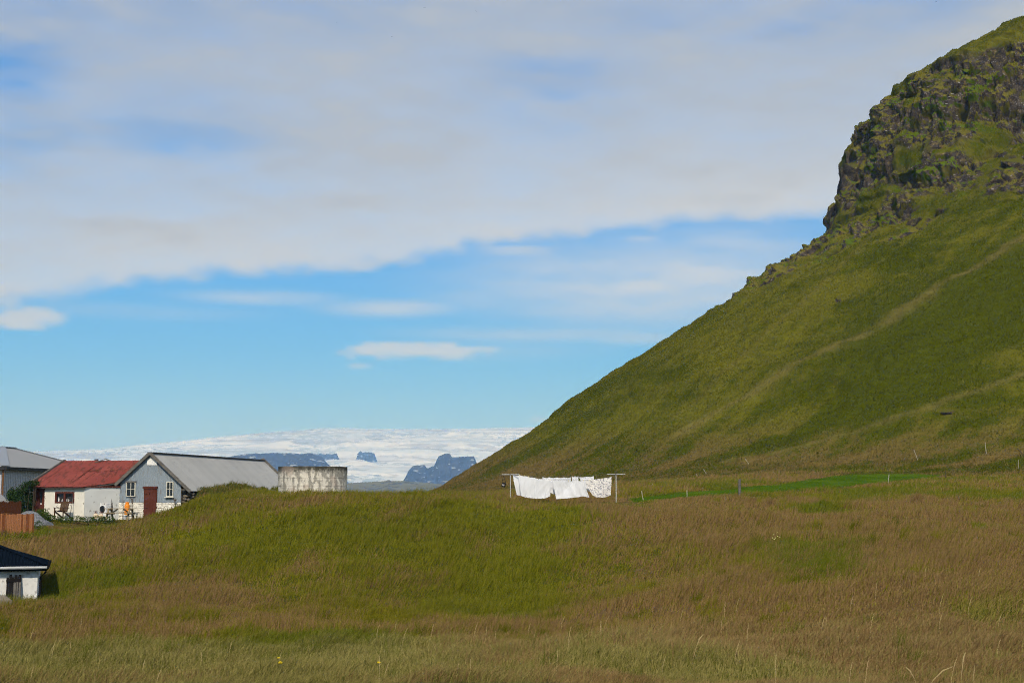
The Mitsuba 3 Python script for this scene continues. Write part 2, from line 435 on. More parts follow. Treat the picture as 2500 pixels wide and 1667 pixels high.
def ground_colour(p, n, uv):
    b, big, mound = field_state(p.x, p.y)
    f = fbm(p.x * 3.1, p.y * 2.2, 0.3, 3)
    c = mix((0.062, 0.066, 0.010), (0.115, 0.078, 0.036), smoothstep(0.2, 0.8, b + 0.6 * (f - 0.5)))
    return c * (0.75 + 0.5 * f)


RIBS = []
for pts in (((2498, 590), (2380, 665), (2230, 755), (2100, 828), (1950, 898), (1800, 985), (1660, 1065)), ((2498, 926), (2380, 968), (2250, 1008), (2100, 1055), (1900, 1105), (1760, 1135)), ((2150, 560), (2060, 650), (1900, 800), (1750, 935), (1650, 1020)), ((2498, 600), (2300, 740), (2100, 870), (1900, 985))):
    RIBS.append([hit(*q)[:2].tolist() for q in pts])


def rib_dist(x, y, pts):
    best, side = mi.Float(1e6), mi.Float(0)
    for (a, b) in zip(pts[:-1], pts[1:]):
        dx, dy = b[0] - a[0], b[1] - a[1]
        L2 = dx * dx + dy * dy
        t = dr.clip(((x - a[0]) * dx + (y - a[1]) * dy) / L2, 0, 1)
        ex, ey = x - a[0] - t * dx, y - a[1] - t * dy
        d = dr.sqrt(ex * ex + ey * ey)
        side = dr.select(d < best, dr.select(ex * dy - ey * dx > 0, mi.Float(1), mi.Float(-1)), side)
        best = dr.minimum(best, d)
    return best, side


LUSH = spots([(2360, 760, 300, 130, .75), (2200, 930, 330, 60, .65), (2450, 650, 100, 60, .4), (1450, 980, 130, 60, .35), (1650, 900, 110, 50, .3), (2200, 490, 60, 14, .8), (2420, 480, 60, 14, .8), (2440, 530, 70, 14, .8), (2200, 620, 60, 50, .6), (2050, 1010, 160, 30, .3), (1300, 1100, 80, 25, .3)])
DRY = spots([(1980, 740, 190, 60, .55), (1700, 830, 40, 60, .25), (2300, 440, 90, 40, .3), (1750, 1010, 140, 40, .35), (1350, 1120, 200, 18, .55), (1650, 1130, 300, 20, .5), (2400, 1060, 180, 30, .55), (2150, 1090, 200, 16, .5), (2400, 1120, 250, 20, .8), (1900, 1050, 200, 24, .35), (2300, 100, 200, 40, .25)])


def hill_state(p):
    dx, dy = p.x - AP[0], p.y - AP[1]
    th, s = dr.atan2(dy, dx), dr.sqrt(dx * dx + dy * dy)
    streak = fbm(th * 46, s * 0.035, 0.7, 4)
    patch = fbm(p.x * 0.055, p.y * 0.055, p.z * 0.10, 4)
    d0, s0 = rib_dist(p.x, p.y, RIBS[0])
    d1, s1 = rib_dist(p.x, p.y, RIBS[1])
    d2, s2 = rib_dist(p.x, p.y, RIBS[2])
    wob = fbm(p.x * 0.3, p.y * 0.3, 4.2, 3)
    tan = dr.maximum(dr.maximum(dr.exp(-dr.square(d0 / (1.3 * (0.45 + wob)))), 0.75 * dr.exp(-dr.square(d1 / (0.7 * (0.45 + wob))))), 0.45 * dr.exp(-dr.square(d2 / (1.0 * (0.45 + wob)))))
    ter = fbm(th * 14 + p.x * 0.015, p.z * 0.62 + 2.5 * patch, 0.3, 3)
    dry = 0.46 + 1.25 * (streak - 0.5) + 1.1 * (patch - 0.5) + 1.0 * (ter - 0.5) + 0.32 * smoothstep(50.0, 8.0, p.x) + paint(p.x, p.y, DRY) - paint(p.x, p.y, LUSH)
    return dr.clip(dry, 0, 1), tan * smoothstep(0.1, 0.5, wob), patch


def hill_grass_colour(p, r):
    dry, tan, patch = hill_state(p)
    r2 = dr.abs(dr.sin(r * 917.3))
    lush = mix((0.040, 0.053, 0.001), (0.086, 0.098, 0.004), r2)
    olive = mix((0.092, 0.100, 0.004), (0.168, 0.158, 0.018), r2)
    foot = smoothstep(E + 13, E + 3.5, p.z)
    brown = mix((0.135, 0.085, 0.030), (0.200, 0.134, 0.054), r2)
    olive = mix(olive, brown, 0.75 * foot)
    c = mix(lush, olive, smoothstep(-0.25, 0.25, dry - r))
    return mix(c, mi.Color3f(0.23, 0.185, 0.065), 0.50 * tan * smoothstep(0.1, 0.6, r2 + 0.3))


def hill_blade(p, n, uv):
    return hill_grass_colour(p, uv.x)


def rock_colour(p):
    f = fbm(p.x * 0.9, p.y * 0.9, p.z * 0.9, 4)
    g = fbm(p.x * 4.2, p.y * 4.2, p.z * 4.2, 3)
    c = mix((0.022, 0.019, 0.016), (0.100, 0.082, 0.066), smoothstep(0.3, 0.7, f * 0.55 + g * 0.45))
    c = mix(c, mi.Color3f(0.36, 0.35, 0.32), smoothstep(0.66, 0.74, g) * smoothstep(0.48, 0.62, f))
    return mix(c, mi.Color3f(0.20, 0.15, 0.045), smoothstep(0.62, 0.70, fbm(p.x * 1.6 + 9, p.y * 1.6, p.z * 1.6, 3)) * 0.6)


def hill_skin(p, n, uv):
    h = fbm(p.x * 1.3, p.y * 1.3, p.z * 1.3, 3)
    grass = hill_grass_colour(p, h) * (0.55 + 0.5 * h)
    moss = fbm(p.x * 0.35, p.y * 0.35, p.z * 0.35, 4)
    grass = mix(grass, mix((0.150, 0.130, 0.030), (0.075, 0.125, 0.008), smoothstep(0.52, 0.62, moss)), uv.x * 0.85)
    rock = rock_colour(p)
    nzv = dr.abs(n.z) + 0.55 * (fbm(p.x * 0.8, p.y * 0.8, p.z * 0.8, 4) - 0.5) + 0.15 * (moss - 0.5)
    is_rock = smoothstep(0.40, 0.27, nzv) * smoothstep(0.15, 0.5, uv.x)
    return mix(grass, rock, is_rock)


def boulder_skin(p, n, uv):
    moss = fbm(p.x * 0.5, p.y * 0.5, p.z * 0.5, 4)
    return mix(rock_colour(p), mi.Color3f(0.085, 0.085, 0.014), smoothstep(0.15, 0.5, n.z + 1.2 * (moss - 0.5)))


def diffuse(fn_or_rgb):
    t = mikit.proc(fn_or_rgb) if callable(fn_or_rgb) else {'type': 'rgb', 'value': list(fn_or_rgb)}
    return {'type': 'twosided', 'bsdf': {'type': 'diffuse', 'reflectance': t}}


def rough(fn_or_rgb, r=0.5, spec=0.3, metal=0.0):
    t = mikit.proc(fn_or_rgb) if callable(fn_or_rgb) else {'type': 'rgb', 'value': list(fn_or_rgb)}
    return {'type': 'twosided', 'bsdf': {'type': 'principled', 'base_color': t, 'roughness': r, 'specular': spec, 'metallic': metal}}


def bumped(b, fn, scale, eps=0.02):
    inner = b['bsdf']
    return {'type': 'twosided', 'bsdf': {'type': 'bumpmap', 'arbitrary': mikit.proc(fn, eps=eps), 'scale': scale, 'bsdf': inner}}


scene['m_ground'] = diffuse(ground_colour)
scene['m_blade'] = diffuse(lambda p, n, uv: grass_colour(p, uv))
scene['m_hill'] = diffuse(hill_skin)
scene['m_hill_blade'] = diffuse(hill_blade)
scene['m_boulder'] = diffuse(boulder_skin)
RNG = np.random.default_rng(7)

# ------------------------------------------------------------------ ground sheet
az = np.radians(np.concatenate([np.linspace(-180, -32, 38), np.linspace(-30, 26, 600), np.linspace(28, 180, 39)]))
rr = np.concatenate([[0.3, 2, 5, 9, 13, 17, 21], np.geomspace(24, 215, 560), np.geomspace(220, 460, 60), np.geomspace(520, 30000, 26)])
A, R = np.meshgrid(az, rr)
GX, GY = R * np.sin(A), R * np.cos(A)
GZ = ground_z(GX, GY)
obj('ground', grid_mesh(np.stack([GX, GY, GZ], -1), flip=True), 'm_ground', smooth=True, kind='structure')

# ------------------------------------------------------------------ hill
thv = np.radians(np.concatenate([np.linspace(-150, 2, 50), np.linspace(4, 92, 470), np.linspace(95, 170, 24)]))
sv = np.concatenate([np.linspace(0.5, 40, 24), np.linspace(41, 58, 40), np.linspace(58.4, 101, 230), np.linspace(101.6, 200, 190)])
TH, SV = np.meshgrid(thv, sv)
HZ, CL = hill_z(SV, TH)
base_ang = math.atan2(-AP[1], -AP[0])
ANG = base_ang - TH
HX, HY = AP[0] + SV * np.cos(ANG), AP[1] + SV * np.sin(ANG)
for k, pts in enumerate(RIBS[:3]):                      # low ribs that run down the slope
    kd = cKDTree(np.concatenate([np.linspace(a, b, 40) for a, b in zip(pts[:-1], pts[1:])]))
    dd = kd.query(np.stack([HX, HY], -1).reshape(-1, 2))[0].reshape(HX.shape)
    HZ = HZ + (0.9, 0.6, 0.6)[k] * np.exp(-(dd / (3.5, 2.5, 3)[k]) ** 2)
GZH = ground_z(HX, HY)
Z = E + HZ
Z = GZH + 2.2 * np.logaddexp(0, (Z - GZH) / 2.2)
HP = np.stack([HX, HY, Z], -1)
rock = sstep(11, 2, SV - CL) * sstep(-40, -20, SV - CL) * np.maximum(sstep(56, 63, SV), sstep(50, 40, np.degrees(TH)) * sstep(43, 50, SV))
rock = np.clip(rock * (0.25 + 4.2 * (nz(HX / 11, HY / 11, Z / 11, 3, 81) + 0.14)), 0.0, 1) * sstep(40, 52, SV)
low = sstep(28, 15, SV - CL + 8 * nz(HX / 9, HY / 9, Z / 9, 2, 84)) * sstep(-2, 4, SV - CL) * sstep(36, 43, np.degrees(TH)) * np.clip(.62 + 3.4 * nz(HX / 8, HY / 8, Z / 8, 3, 85), 0, 1)
rock = np.maximum(rock, low)
below = sstep(-2, 3, SV - CL) * sstep(38, 20, SV - CL) * sstep(-0.02, 0.08, nz(HX / 7, HY / 7, Z / 7, 3, 83)) * sstep(25, 32, np.degrees(TH))
rock = np.maximum(rock, 0.9 * below)
small = hit(2490, 425)
rock = np.maximum(rock, np.exp(-(((HX - small[0]) ** 2 + (HY - small[1]) ** 2 + (Z - small[2]) ** 2) / 60)))
TOPS = [(hill_abs(*q[:2])[2], q[2]) for q in (hit(*w, 120, 420) for w in ((2080, 330), (2150, 275), (2220, 205), (2300, 150), (2400, 122), (2495, 118)))]
TOPS.sort()
zl = np.interp(TH, [float(t[0]) for t in TOPS], [float(t[1]) for t in TOPS])
rock = rock * sstep(3.5, -2.5, Z - zl - 5 * nz(HX / 8, HY / 8, Z / 8, 2, 87))
m0 = grid_mesh(HP)
N = np.array(meshkit.arrays(m0, True)[2]).reshape(HP.shape)
if (N[..., 2].mean()) < 0:
    N = -N


def blocks(P, size, seed, tilt):
    rg = np.random.default_rng(seed)
    lo, hi = P.reshape(-1, 3).min(0) - size, P.reshape(-1, 3).max(0) + size
    n = int(np.prod((hi - lo)[:2]) * 90 / size ** 3 * 0.55)
    n = min(n, 260000)
    c = rg.uniform(lo, hi, (n, 3))
    zc = surf(c[:, 0], c[:, 1])
    c[:, 2] = zc + rg.uniform(-1.5, 1.5, n) * size
    kd = cKDTree(c)
    i = kd.query(P.reshape(-1, 3))[1]
    off = rg.uniform(-1, 1, n)[i]
    g = rg.normal(size=(n, 3))[i] * tilt
    return (off * size * 0.28 + ((P.reshape(-1, 3) - c[i]) * g).sum(1)).reshape(P.shape[:2])


msk = rock > 0.01
sub = HP[msk][:, None, :]
D = np.zeros(HX.shape)
rid2 = 1 - 2 * np.abs(meshkit.fbm(sub[:, 0] / 2.1 + 60, 3, 93) - 0.5) * 2
led = meshkit.fbm(sub[:, 0] * [.10, .10, .55] + 50 + .6 * meshkit.fbm(sub[:, 0] / 8 + 20, 2, 94)[:, None], 3, 95)
d1 = blocks(sub, 7.0, 1, 0.22)[:, 0]
d2 = blocks(sub, 2.6, 2, 0.30)[:, 0]
d3 = blocks(sub, 1.1, 3, 0.30)[:, 0]
rid = 1 - 2 * np.abs(meshkit.fbm(sub[:, 0] / 5.0 + 30, 4, 91) - 0.5) * 2
D[msk] = np.clip(d1, -2.4, 2.4) * 0.8 + np.clip(d2, -1.3, 1.3) * 0.6 + np.clip(d3, -.6, .6) * 0.7 + 2.2 * (rid - 0.5) + 1.7 * (rid2 - 0.5) + 1.1 * (led - .5)
from scipy.ndimage import gaussian_filter
D = 0.35 * D - 0.9 * (D != 0) + 0.65 * gaussian_filter(D, 1.2)
D[msk] += 0.55 * (meshkit.fbm(sub[:, 0] / 0.9 + 30, 2, 92) - 0.5)
D *= rock
for px, py, rad, dep in ((2315, 185, 2.6, -3.4), (2255, 168, 1.8, -2.6), (2345, 270, 2.2, -2.8), (2492, 440, 3.4, -3.6), (2072, 452, 3.0, -2.6), (2190, 450, 2.6, -2.2), (2230, 560, 2.4, -2.2), (2110, 640, 2.2, -2.0), (2420, 290, 2.4, -2.4), (2160, 540, 2.6, -2.0), (2040, 560, 2.4, -1.8), (2450, 215, 2.0, -2.6),
                         (2276, 385, 3.2, 2.2), (2105, 415, 3.4, 2.2), (2340, 150, 2.6, 1.8), (2462, 160, 2.6, 2.0), (2330, 305, 3.0, 2.2), (2235, 500, 3.0, 1.8), (2490, 395, 3.2, 2.6), (2335, 610, 2.6, 1.8), (2240, 610, 3.2, 1.8), (2060, 530, 3.0, 1.6)):
    q = hit(px, py, 120, 420)
    D += dep * np.exp(-(((HX - q[0]) ** 2 + (HY - q[1]) ** 2 + (Z - q[2]) ** 2) / rad ** 2)) * (.7 + .6 * nz(HX / 2, HY / 2, Z / 2, 2, 89))
D += (1 - rock) * sstep(200, 180, SV) * (nz(HX / 3.4, HY / 3.4, Z / 3.4, 3, 95) * 0.85 + nz(HX / 1.1, HY / 1.1, Z / 1.1, 2, 96) * 0.35 + 1.3 * nz(HX / 11, HY / 11, Z / 11, 2, 97) + 1.5 * nz(np.degrees(TH) / 3.5 + HX / 60, Z / 1.5 + 1.2 * nz(HX / 9, HY / 9, 0 * Z, 3, 99) * 4, 0 * Z, 3, 98) * sstep(E + 6, E + 16, Z))
HP = HP + N * D[..., None]
hmesh = grid_mesh(HP)
hn = hmesh.face_normals
if hn[:, 2].mean() < 0:
    hmesh.faces = hmesh.faces[:, ::-1]
HILL = obj('hill', hmesh, 'm_hill', smooth=False, uv=np.stack([rock.ravel(), np.zeros(rock.size)], -1), kind='structure')
hmesh = trimesh.Trimesh(hmesh.vertices, hmesh.faces, process=False)

# rocks that stand out of the crag, one by one
rr_ = np.random.default_rng(21)
fc = hmesh.triangles_center
fr = rock.ravel()[hmesh.faces].mean(1)
fs = np.degrees(TH).ravel()[hmesh.faces[:, 0]]
cand = np.where((fr > 0.55) & (fs > 18) & (fs < 80) & (np.abs(hmesh.face_normals[:, 2]) < 0.75))[0]
pick = cand[rr_.choice(len(cand), 42, replace=False)]


def hill_rock(c, n, r, flat, seed_rng, key=None, label=None):
    m = blob(seed_rng, r, 15, flat)
    q = n * np.array([1, 1, 0.3])
    q /= np.linalg.norm(q)
    u = np.cross([0, 0, 1], q)
    u /= np.linalg.norm(u)
    M = np.eye(4)
    M[:3, 0], M[:3, 1], M[:3, 2] = u, q, np.cross(u, q)
    M[:3, 3] = c - q * r * flat[1] * 0.35
    m.apply_transform(M)
    return obj('rock', m, 'm_boulder', HILL, label=label)


for f in pick:
    r = rr_.choice([0.7, 1.0, 1.4, 2.0, 2.8], p=[.5, .35, .15, 0, 0])
    hill_rock(fc[f], hmesh.face_normals[f], r, (rr_.uniform(.7, 1.2), 0.7, rr_.uniform(.8, 1.5)), rr_)
for px, py, r, fl in ((2276, 385, 3.6, (.75, .45, 1.35)), (2075, 430, 3.4, (.9, .8, 1.2)), (2440, 150, 2.6, (.8, .7, 1.5)), (2480, 410, 3.2, (1.1, .9, 1.1)), (2330, 615, 2.4, (1.4, .8, .8)), (2240, 545, 2.2, (1, .8, .9))):
    c = hit(px, py, 120, 420)
    q = np.array([-0.45, -0.89, 0.2])
    hill_rock(c, q, r, fl, rr_)

# ------------------------------------------------------------------ grass as blades


def blade_mesh(base, hgt, wid, lean, yaw, rnd, bent):
    """One bent blade each: two quads' worth of width at the foot, a point at the tip (3 triangles) or, unbent, one triangle."""
    n = len(base)
    side = np.stack([np.cos(yaw), np.sin(yaw), 0 * yaw], -1) * (wid / 2)[:, None]
    up = np.stack([lean[:, 0] * hgt, lean[:, 1] * hgt, hgt], -1)
    if not bent:
        v = np.stack([base - side, base + side, base + up], 1).reshape(-1, 3)
        f = np.arange(3 * n).reshape(-1, 3)
        uv = np.stack([np.repeat(rnd, 3), np.tile([0, 0, 1.0], n)], -1)
        return v, f, uv
    midp = base + up * [0.35, 0.35, 0.62]
    tip = base + up * [1.25, 1.25, 0.97]
    v = np.stack([base - side, base + side, midp - side * .75, midp + side * .75, tip], 1).reshape(-1, 3)
    o = (np.arange(n) * 5)[:, None, None]
    f = (np.array([[0, 1, 3], [0, 3, 2], [2, 3, 4]])[None] + o).reshape(-1, 3)
    uv = np.stack([np.repeat(rnd, 5), np.tile([0, 0, .6, .6, 1.0], n)], -1)
    return v, f, uv


def footprint(x, y):
    """Where no grass grows: buildings, gravel, mown strip."""
    p = np.stack([x, y], -1)
    a, b = (p - RIDGE0[:2]) @ RD, (p - RIDGE0[:2]) @ GD
    bad = (a > -0.25) & (a < RLEN) & (b > -3) & (b < 2.6)
    bad |= (np.hypot(x - TANK[0], y - TANK[1]) < 2.6)
    for fr, x0, x1, y0, y1 in SOLID:
        q = np.stack([x, y, 0 * x, 1 + 0 * x], -1) @ fr.inv.T
        bad |= (q[:, 0] > x0) & (q[:, 0] < x1) & (q[:, 1] > y0) & (q[:, 1] < y1)
    return bad


TANK = at(763.5, 1170, 105)
SOLID = []


def stain(p, k=1.0):
    return fbm(p.x * 1.1 * k, p.y * 1.1 * k, p.z * 0.5 * k, 4)


def red_paint(p, n, uv):
    f, g = fbm(p.x * 0.9, p.y * 0.9, p.z * 0.9, 4), fbm(p.x * 7, p.y * 2.2, p.z * 2.2, 3)
    c = mix((0.190, 0.034, 0.025), (0.290, 0.068, 0.048), f)
    c = mix(c, mi.Color3f(0.13, 0.035, 0.02), smoothstep(0.52, 0.64, g) * 0.8)
    return mix(c, mi.Color3f(0.55, 0.42, 0.36), smoothstep(0.70, 0.78, fbm(p.x * 2.6, p.y * 5, p.z * 9, 3)) * smoothstep(-29.2, -27.6, p.x))


def grey_sheet(p, n, uv):
    f = fbm(p.x * 0.7, p.y * 0.25, p.z * 0.7, 4)
    return mix((0.245, 0.255, 0.262), (0.325, 0.335, 0.34), f)


def blue_sheet(p, n, uv):
    f, g = fbm(p.x * 2.2, p.y * 2.2, p.z * 0.6, 4), fbm(p.x * 9, p.y * 9, p.z * 1.5, 3)
    c = mix((0.21, 0.265, 0.325), (0.33, 0.385, 0.44), f)
    return mix(c, mi.Color3f(0.20, 0.16, 0.13), smoothstep(0.62, 0.74, g) * 0.55)


def white_wash(p, n, uv):
    f, g = fbm(p.x * 5, p.y * 5, p.z * 5, 4), fbm(p.x * 1.3, p.y * 1.3, p.z * 1.0, 3)
    c = mix((0.80, 0.78, 0.71), (0.70, 0.68, 0.62), g)
    c = mix(c, mi.Color3f(0.60, 0.50, 0.30), smoothstep(0.60, 0.75, fbm(p.x * 1.6 + 5, p.y * 1.6, p.z * 0.35, 3)) * 0.55)
    return mix(c, mi.Color3f(0.16, 0.14, 0.11), smoothstep(0.66, 0.72, f) * 0.75)


def cool_wash(p, n, uv):
    f, g = fbm(p.x * 5, p.y * 5, p.z * 5, 4), fbm(p.x * 1.3, p.y * 1.3, p.z * 2.0, 3)
    c = mix((0.72, 0.74, 0.74), (0.60, 0.62, 0.62), g)
    return mix(c, mi.Color3f(0.25, 0.24, 0.21), smoothstep(0.67, 0.75, f) * 0.7)


def concrete(p, n, uv):
    a = dr.atan2(p.y - TANK[1], p.x - TANK[0]) * 2.5
    run = fbm(a * 5.0, p.z * 0.8, 0.0, 4)
    blot = fbm(a * 3.6, p.z * 3.6, 3.0, 4)
    fine = fbm(a * 11, p.z * 8, 6.0, 3)
    hgt = p.z - (E - 0.2)
    c = mix((0.60, 0.57, 0.50), (0.76, 0.73, 0.66), fine)
    dark = smoothstep(0.45, 0.57, run * 0.55 + blot * 0.45 + 0.07 * (hgt - 1.0))
    c = mix(c, mi.Color3f(0.15, 0.145, 0.125), dark * (0.48 + 0.38 * fine))
    rim = smoothstep(1.45 + 0.55 * (run - 0.5), 1.95, hgt + 0.5 * (fine - 0.5))
    c = mix(c, mi.Color3f(0.040, 0.038, 0.028), rim * 0.92)
    return mix(c, mi.Color3f(0.40, 0.31, 0.26), smoothstep(0.62, 0.72, fbm(a * 1.5, p.z * 1.5, 9.0, 3)) * 0.4)


def old_wood(p, n, uv):
    f = fbm(p.x * 3, p.y * 3, p.z * 9, 4)
    return mix((0.075, 0.070, 0.063), (0.20, 0.19, 0.175), f)


def brown_wood(p, n, uv):
    f = fbm(p.x * 6, p.y * 6, p.z * 1.6, 3)
    return mix((0.080, 0.026, 0.018), (0.135, 0.048, 0.036), f)


def fence_wood(p, n, uv):
    f = fbm(p.x * 4, p.y * 4, p.z * 1.0, 4)
    return mix((0.20, 0.075, 0.030), (0.36, 0.165, 0.075), f)


def stone_grey(p, n, uv):
    f = fbm(p.x * 4, p.y * 4, p.z * 4, 4)
    return mix((0.10, 0.085, 0.065), (0.25, 0.22, 0.18), f)


def gravel(p, n, uv):
    d = voronoi(p.x * 14, p.y * 14)
    return mix((0.085, 0.092, 0.105), (0.25, 0.26, 0.285), d[2] * 0.8 + 0.2 * fbm(p.x * 3, p.y * 3, p.z * 3, 2))


def leaf(p, n, uv):
    return mix((0.012, 0.030, 0.012), (0.040, 0.075, 0.022), uv.x)


def leaf_bright(p, n, uv):
    return mix((0.020, 0.046, 0.006), (0.066, 0.105, 0.018), uv.x)


def lawn(p, n, uv):
    f = smoothstep(0.25, 0.75, 0.5 * fbm(p.x * 0.5, p.y * 0.16, 0.0, 4) + 0.5 * uv.x)
    return mix((0.042, 0.090, 0.003), (0.090, 0.140, 0.010), f)


corr = lambda k: (lambda p, n, uv: 0.5 + 0.5 * dr.sin(uv.x * (2 * math.pi / k)))
scene['m_red'] = rough(red_paint, 0.6, 0.3)
scene['m_grey'] = rough(grey_sheet, 0.6, 0.3)
scene['m_grey_b'] = rough(lambda p, n, uv: grey_sheet(p, n, uv) * 0.95, 0.6, 0.3)
scene['m_blue'] = rough(blue_sheet, 0.6, 0.3)
scene['m_white'] = diffuse(white_wash)
scene['m_cool'] = diffuse(cool_wash)
scene['m_concrete'] = diffuse(concrete)
scene['m_old_wood'] = diffuse(old_wood)
scene['m_brown'] = diffuse(brown_wood)
scene['m_fence'] = diffuse(fence_wood)
scene['m_fence_b'] = diffuse((.17, .062, .026))
scene['m_fence_c'] = diffuse((.30, .13, .06))
scene['m_stone'] = diffuse(stone_grey)
scene['m_gravel'] = diffuse(gravel)
scene['m_leaf'] = diffuse(leaf)
scene['m_leaf_bright'] = diffuse(leaf_bright)
scene['m_lawn'] = diffuse(lawn)
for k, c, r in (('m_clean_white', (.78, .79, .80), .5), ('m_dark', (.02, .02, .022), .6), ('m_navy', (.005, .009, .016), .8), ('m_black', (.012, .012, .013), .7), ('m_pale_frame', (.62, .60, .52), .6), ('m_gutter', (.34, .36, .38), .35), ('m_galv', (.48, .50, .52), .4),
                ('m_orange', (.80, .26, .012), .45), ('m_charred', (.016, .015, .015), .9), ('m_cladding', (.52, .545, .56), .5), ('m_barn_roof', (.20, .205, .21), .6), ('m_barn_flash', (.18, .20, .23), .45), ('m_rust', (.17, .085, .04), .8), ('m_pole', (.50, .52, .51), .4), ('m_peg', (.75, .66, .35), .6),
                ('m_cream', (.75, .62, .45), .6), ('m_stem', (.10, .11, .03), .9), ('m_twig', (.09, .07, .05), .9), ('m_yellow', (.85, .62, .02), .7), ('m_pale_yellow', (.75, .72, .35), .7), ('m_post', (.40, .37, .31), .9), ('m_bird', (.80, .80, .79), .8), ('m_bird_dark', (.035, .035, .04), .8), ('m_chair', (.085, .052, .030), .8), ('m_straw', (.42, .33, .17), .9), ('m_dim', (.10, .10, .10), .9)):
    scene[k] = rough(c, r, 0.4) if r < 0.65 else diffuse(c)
scene['m_pane'] = {'type': 'thindielectric'}
scene['m_glass'] = rough((.018, .024, .028), 0.06, 0.5)

# ------------------------------------------------------------------ long shed with the blue gable
shed = thing('gable_shed', 'long shed with grey roof, blue corrugated gable and brown door', 'shed')
gang = math.atan2(GD[1], GD[0])
apx = RIDGE0.copy()
S = Frame((apx[0], apx[1], 0), gang)
ZR = apx[2]
HW = 2.35
ROOF_K = (ZR - S.pix(290, 1176.6)[2]) / HW
zb = S.pix(390, 1226)[2]
zg = S.pix(300, 1272)[2] - 0.1
zeave = ZR - ROOF_K * HW
DX0, DX1 = S.pix(353.3, 1240)[0], S.pix(380, 1240)[0]
DZ1 = S.pix(366, 1191)[2]
obj('wall', [S.box(-HW, HW, 0.10, 0.25, zg - .3, zeave), S.put(trimesh.creation.extrude_polygon(__import__('shapely').Polygon([(-HW, zeave), (HW, zeave), (0, ZR - .05)]), 0.15).apply_transform(np.array([[1, 0, 0, 0], [0, 0, -1, .25], [0, 1, 0, 0], [0, 0, 0, 1]]))),
             S.box(-HW, -HW + .2, .25, RLEN, zg - .3, zeave - .1), S.box(HW - .2, HW, .25, RLEN, zg - .3, zeave - .1), S.box(-HW, HW, RLEN - .2, RLEN, zg - .3, zeave - .05)], 'm_stone', shed)
# corrugated sheets of the gable, each about 0.8 m wide
edges = np.linspace(-HW, HW, 7)
for i in range(6):
    x0, x1 = edges[i], edges[i + 1] + (.03 if i < 5 else 0)
    for lo, hi in (((zb, DZ1 + .75), (DZ1 + .72, 99)) if i % 2 == 0 else ((zb, DZ1 + .95), (DZ1 + .92, 99))):
        xs = np.arange(x0, x1 + 1e-6, 0.105 / 8)
        top = np.minimum(hi, ZR - 0.10 - ROOF_K * np.abs(xs))
        bot = np.full_like(xs, lo)
        if (top - bot).max() < .1:
            continue
        top = np.maximum(top, bot + .01)
        yy = 0.075 - 0.022 * np.sin(xs * 2 * math.pi / 0.105) - (0.012 if hi > 50 else 0) - .004 * i
        rows = np.linspace(0, 1, 4)[:, None]
        P = np.stack([np.broadcast_to(xs, (4, len(xs))), np.broadcast_to(yy, (4, len(xs))), bot + (top - bot) * rows], -1)
        m = S.put(grid_mesh(P))
        obj('sheet', m, 'm_blue', shed + '__wall')
# painted stones of the foot of the gable
rs = np.random.default_rng(3)
obj('plinth', S.box(-HW - .02, HW + .02, 0.02, 0.11, zg - .3, zb - .01), 'm_stone', shed)
zc = zg - .2
while zc < zb - .05:
    h = min(rs.uniform(.11, .17), zb - .012 - zc)
    x = -HW - .03
    while x < HW:
        w = rs.uniform(.22, .6)
        x1 = min(x + w, HW + .03)
        if not (x1 > DX0 - .05 and x < DX1 + .05):
            mb = box(x + .008, x1 - .008, -.035 + rs.uniform(0, .035), .05, zc + .008, zc + h - .008)
            mb.vertices += rs.normal(0, .014, mb.vertices.shape)
            obj('stone', S.put(mb), 'm_white', shed + '__plinth')
        else:
            for a, b in ((x, DX0 - .06), (DX1 + .06, x1)):
                if b - a > .08:
                    mb = box(a + .008, b - .008, -.03 + rs.uniform(0, .03), .05, zc + .008, zc + h - .008)
                    obj('stone', S.put(mb), 'm_white', shed + '__plinth')
        x = x1
    zc += h
# door
door = obj('door', [S.box(DX0 + i * (DX1 - DX0) / 4 + .004, DX0 + (i + 1) * (DX1 - DX0) / 4 - .004, -.06 + .006 * (i % 2), .06, zg - .1, DZ1) for i in range(4)], 'm_brown', shed, label='brown plank door under a thick lintel board')
obj('frame', [S.box(DX0 - .07, DX0, -.045, .08, zg - .1, DZ1), S.box(DX1, DX1 + .07, -.045, .08, zg - .1, DZ1)], 'm_brown', door)
obj('lintel', S.pbox(350, 385, 1187, 1192, -.13, .06), 'm_brown', door)
obj('handle', S.pbox(365.5, 366.8, 1203, 1207, -.10, -.055), 'm_black', door)
obj('hinge', [S.pbox(354, 361, 1206, 1207.2, -.075, -.05), S.pbox(354, 361, 1240, 1241.2, -.075, -.05)], 'm_black', door)


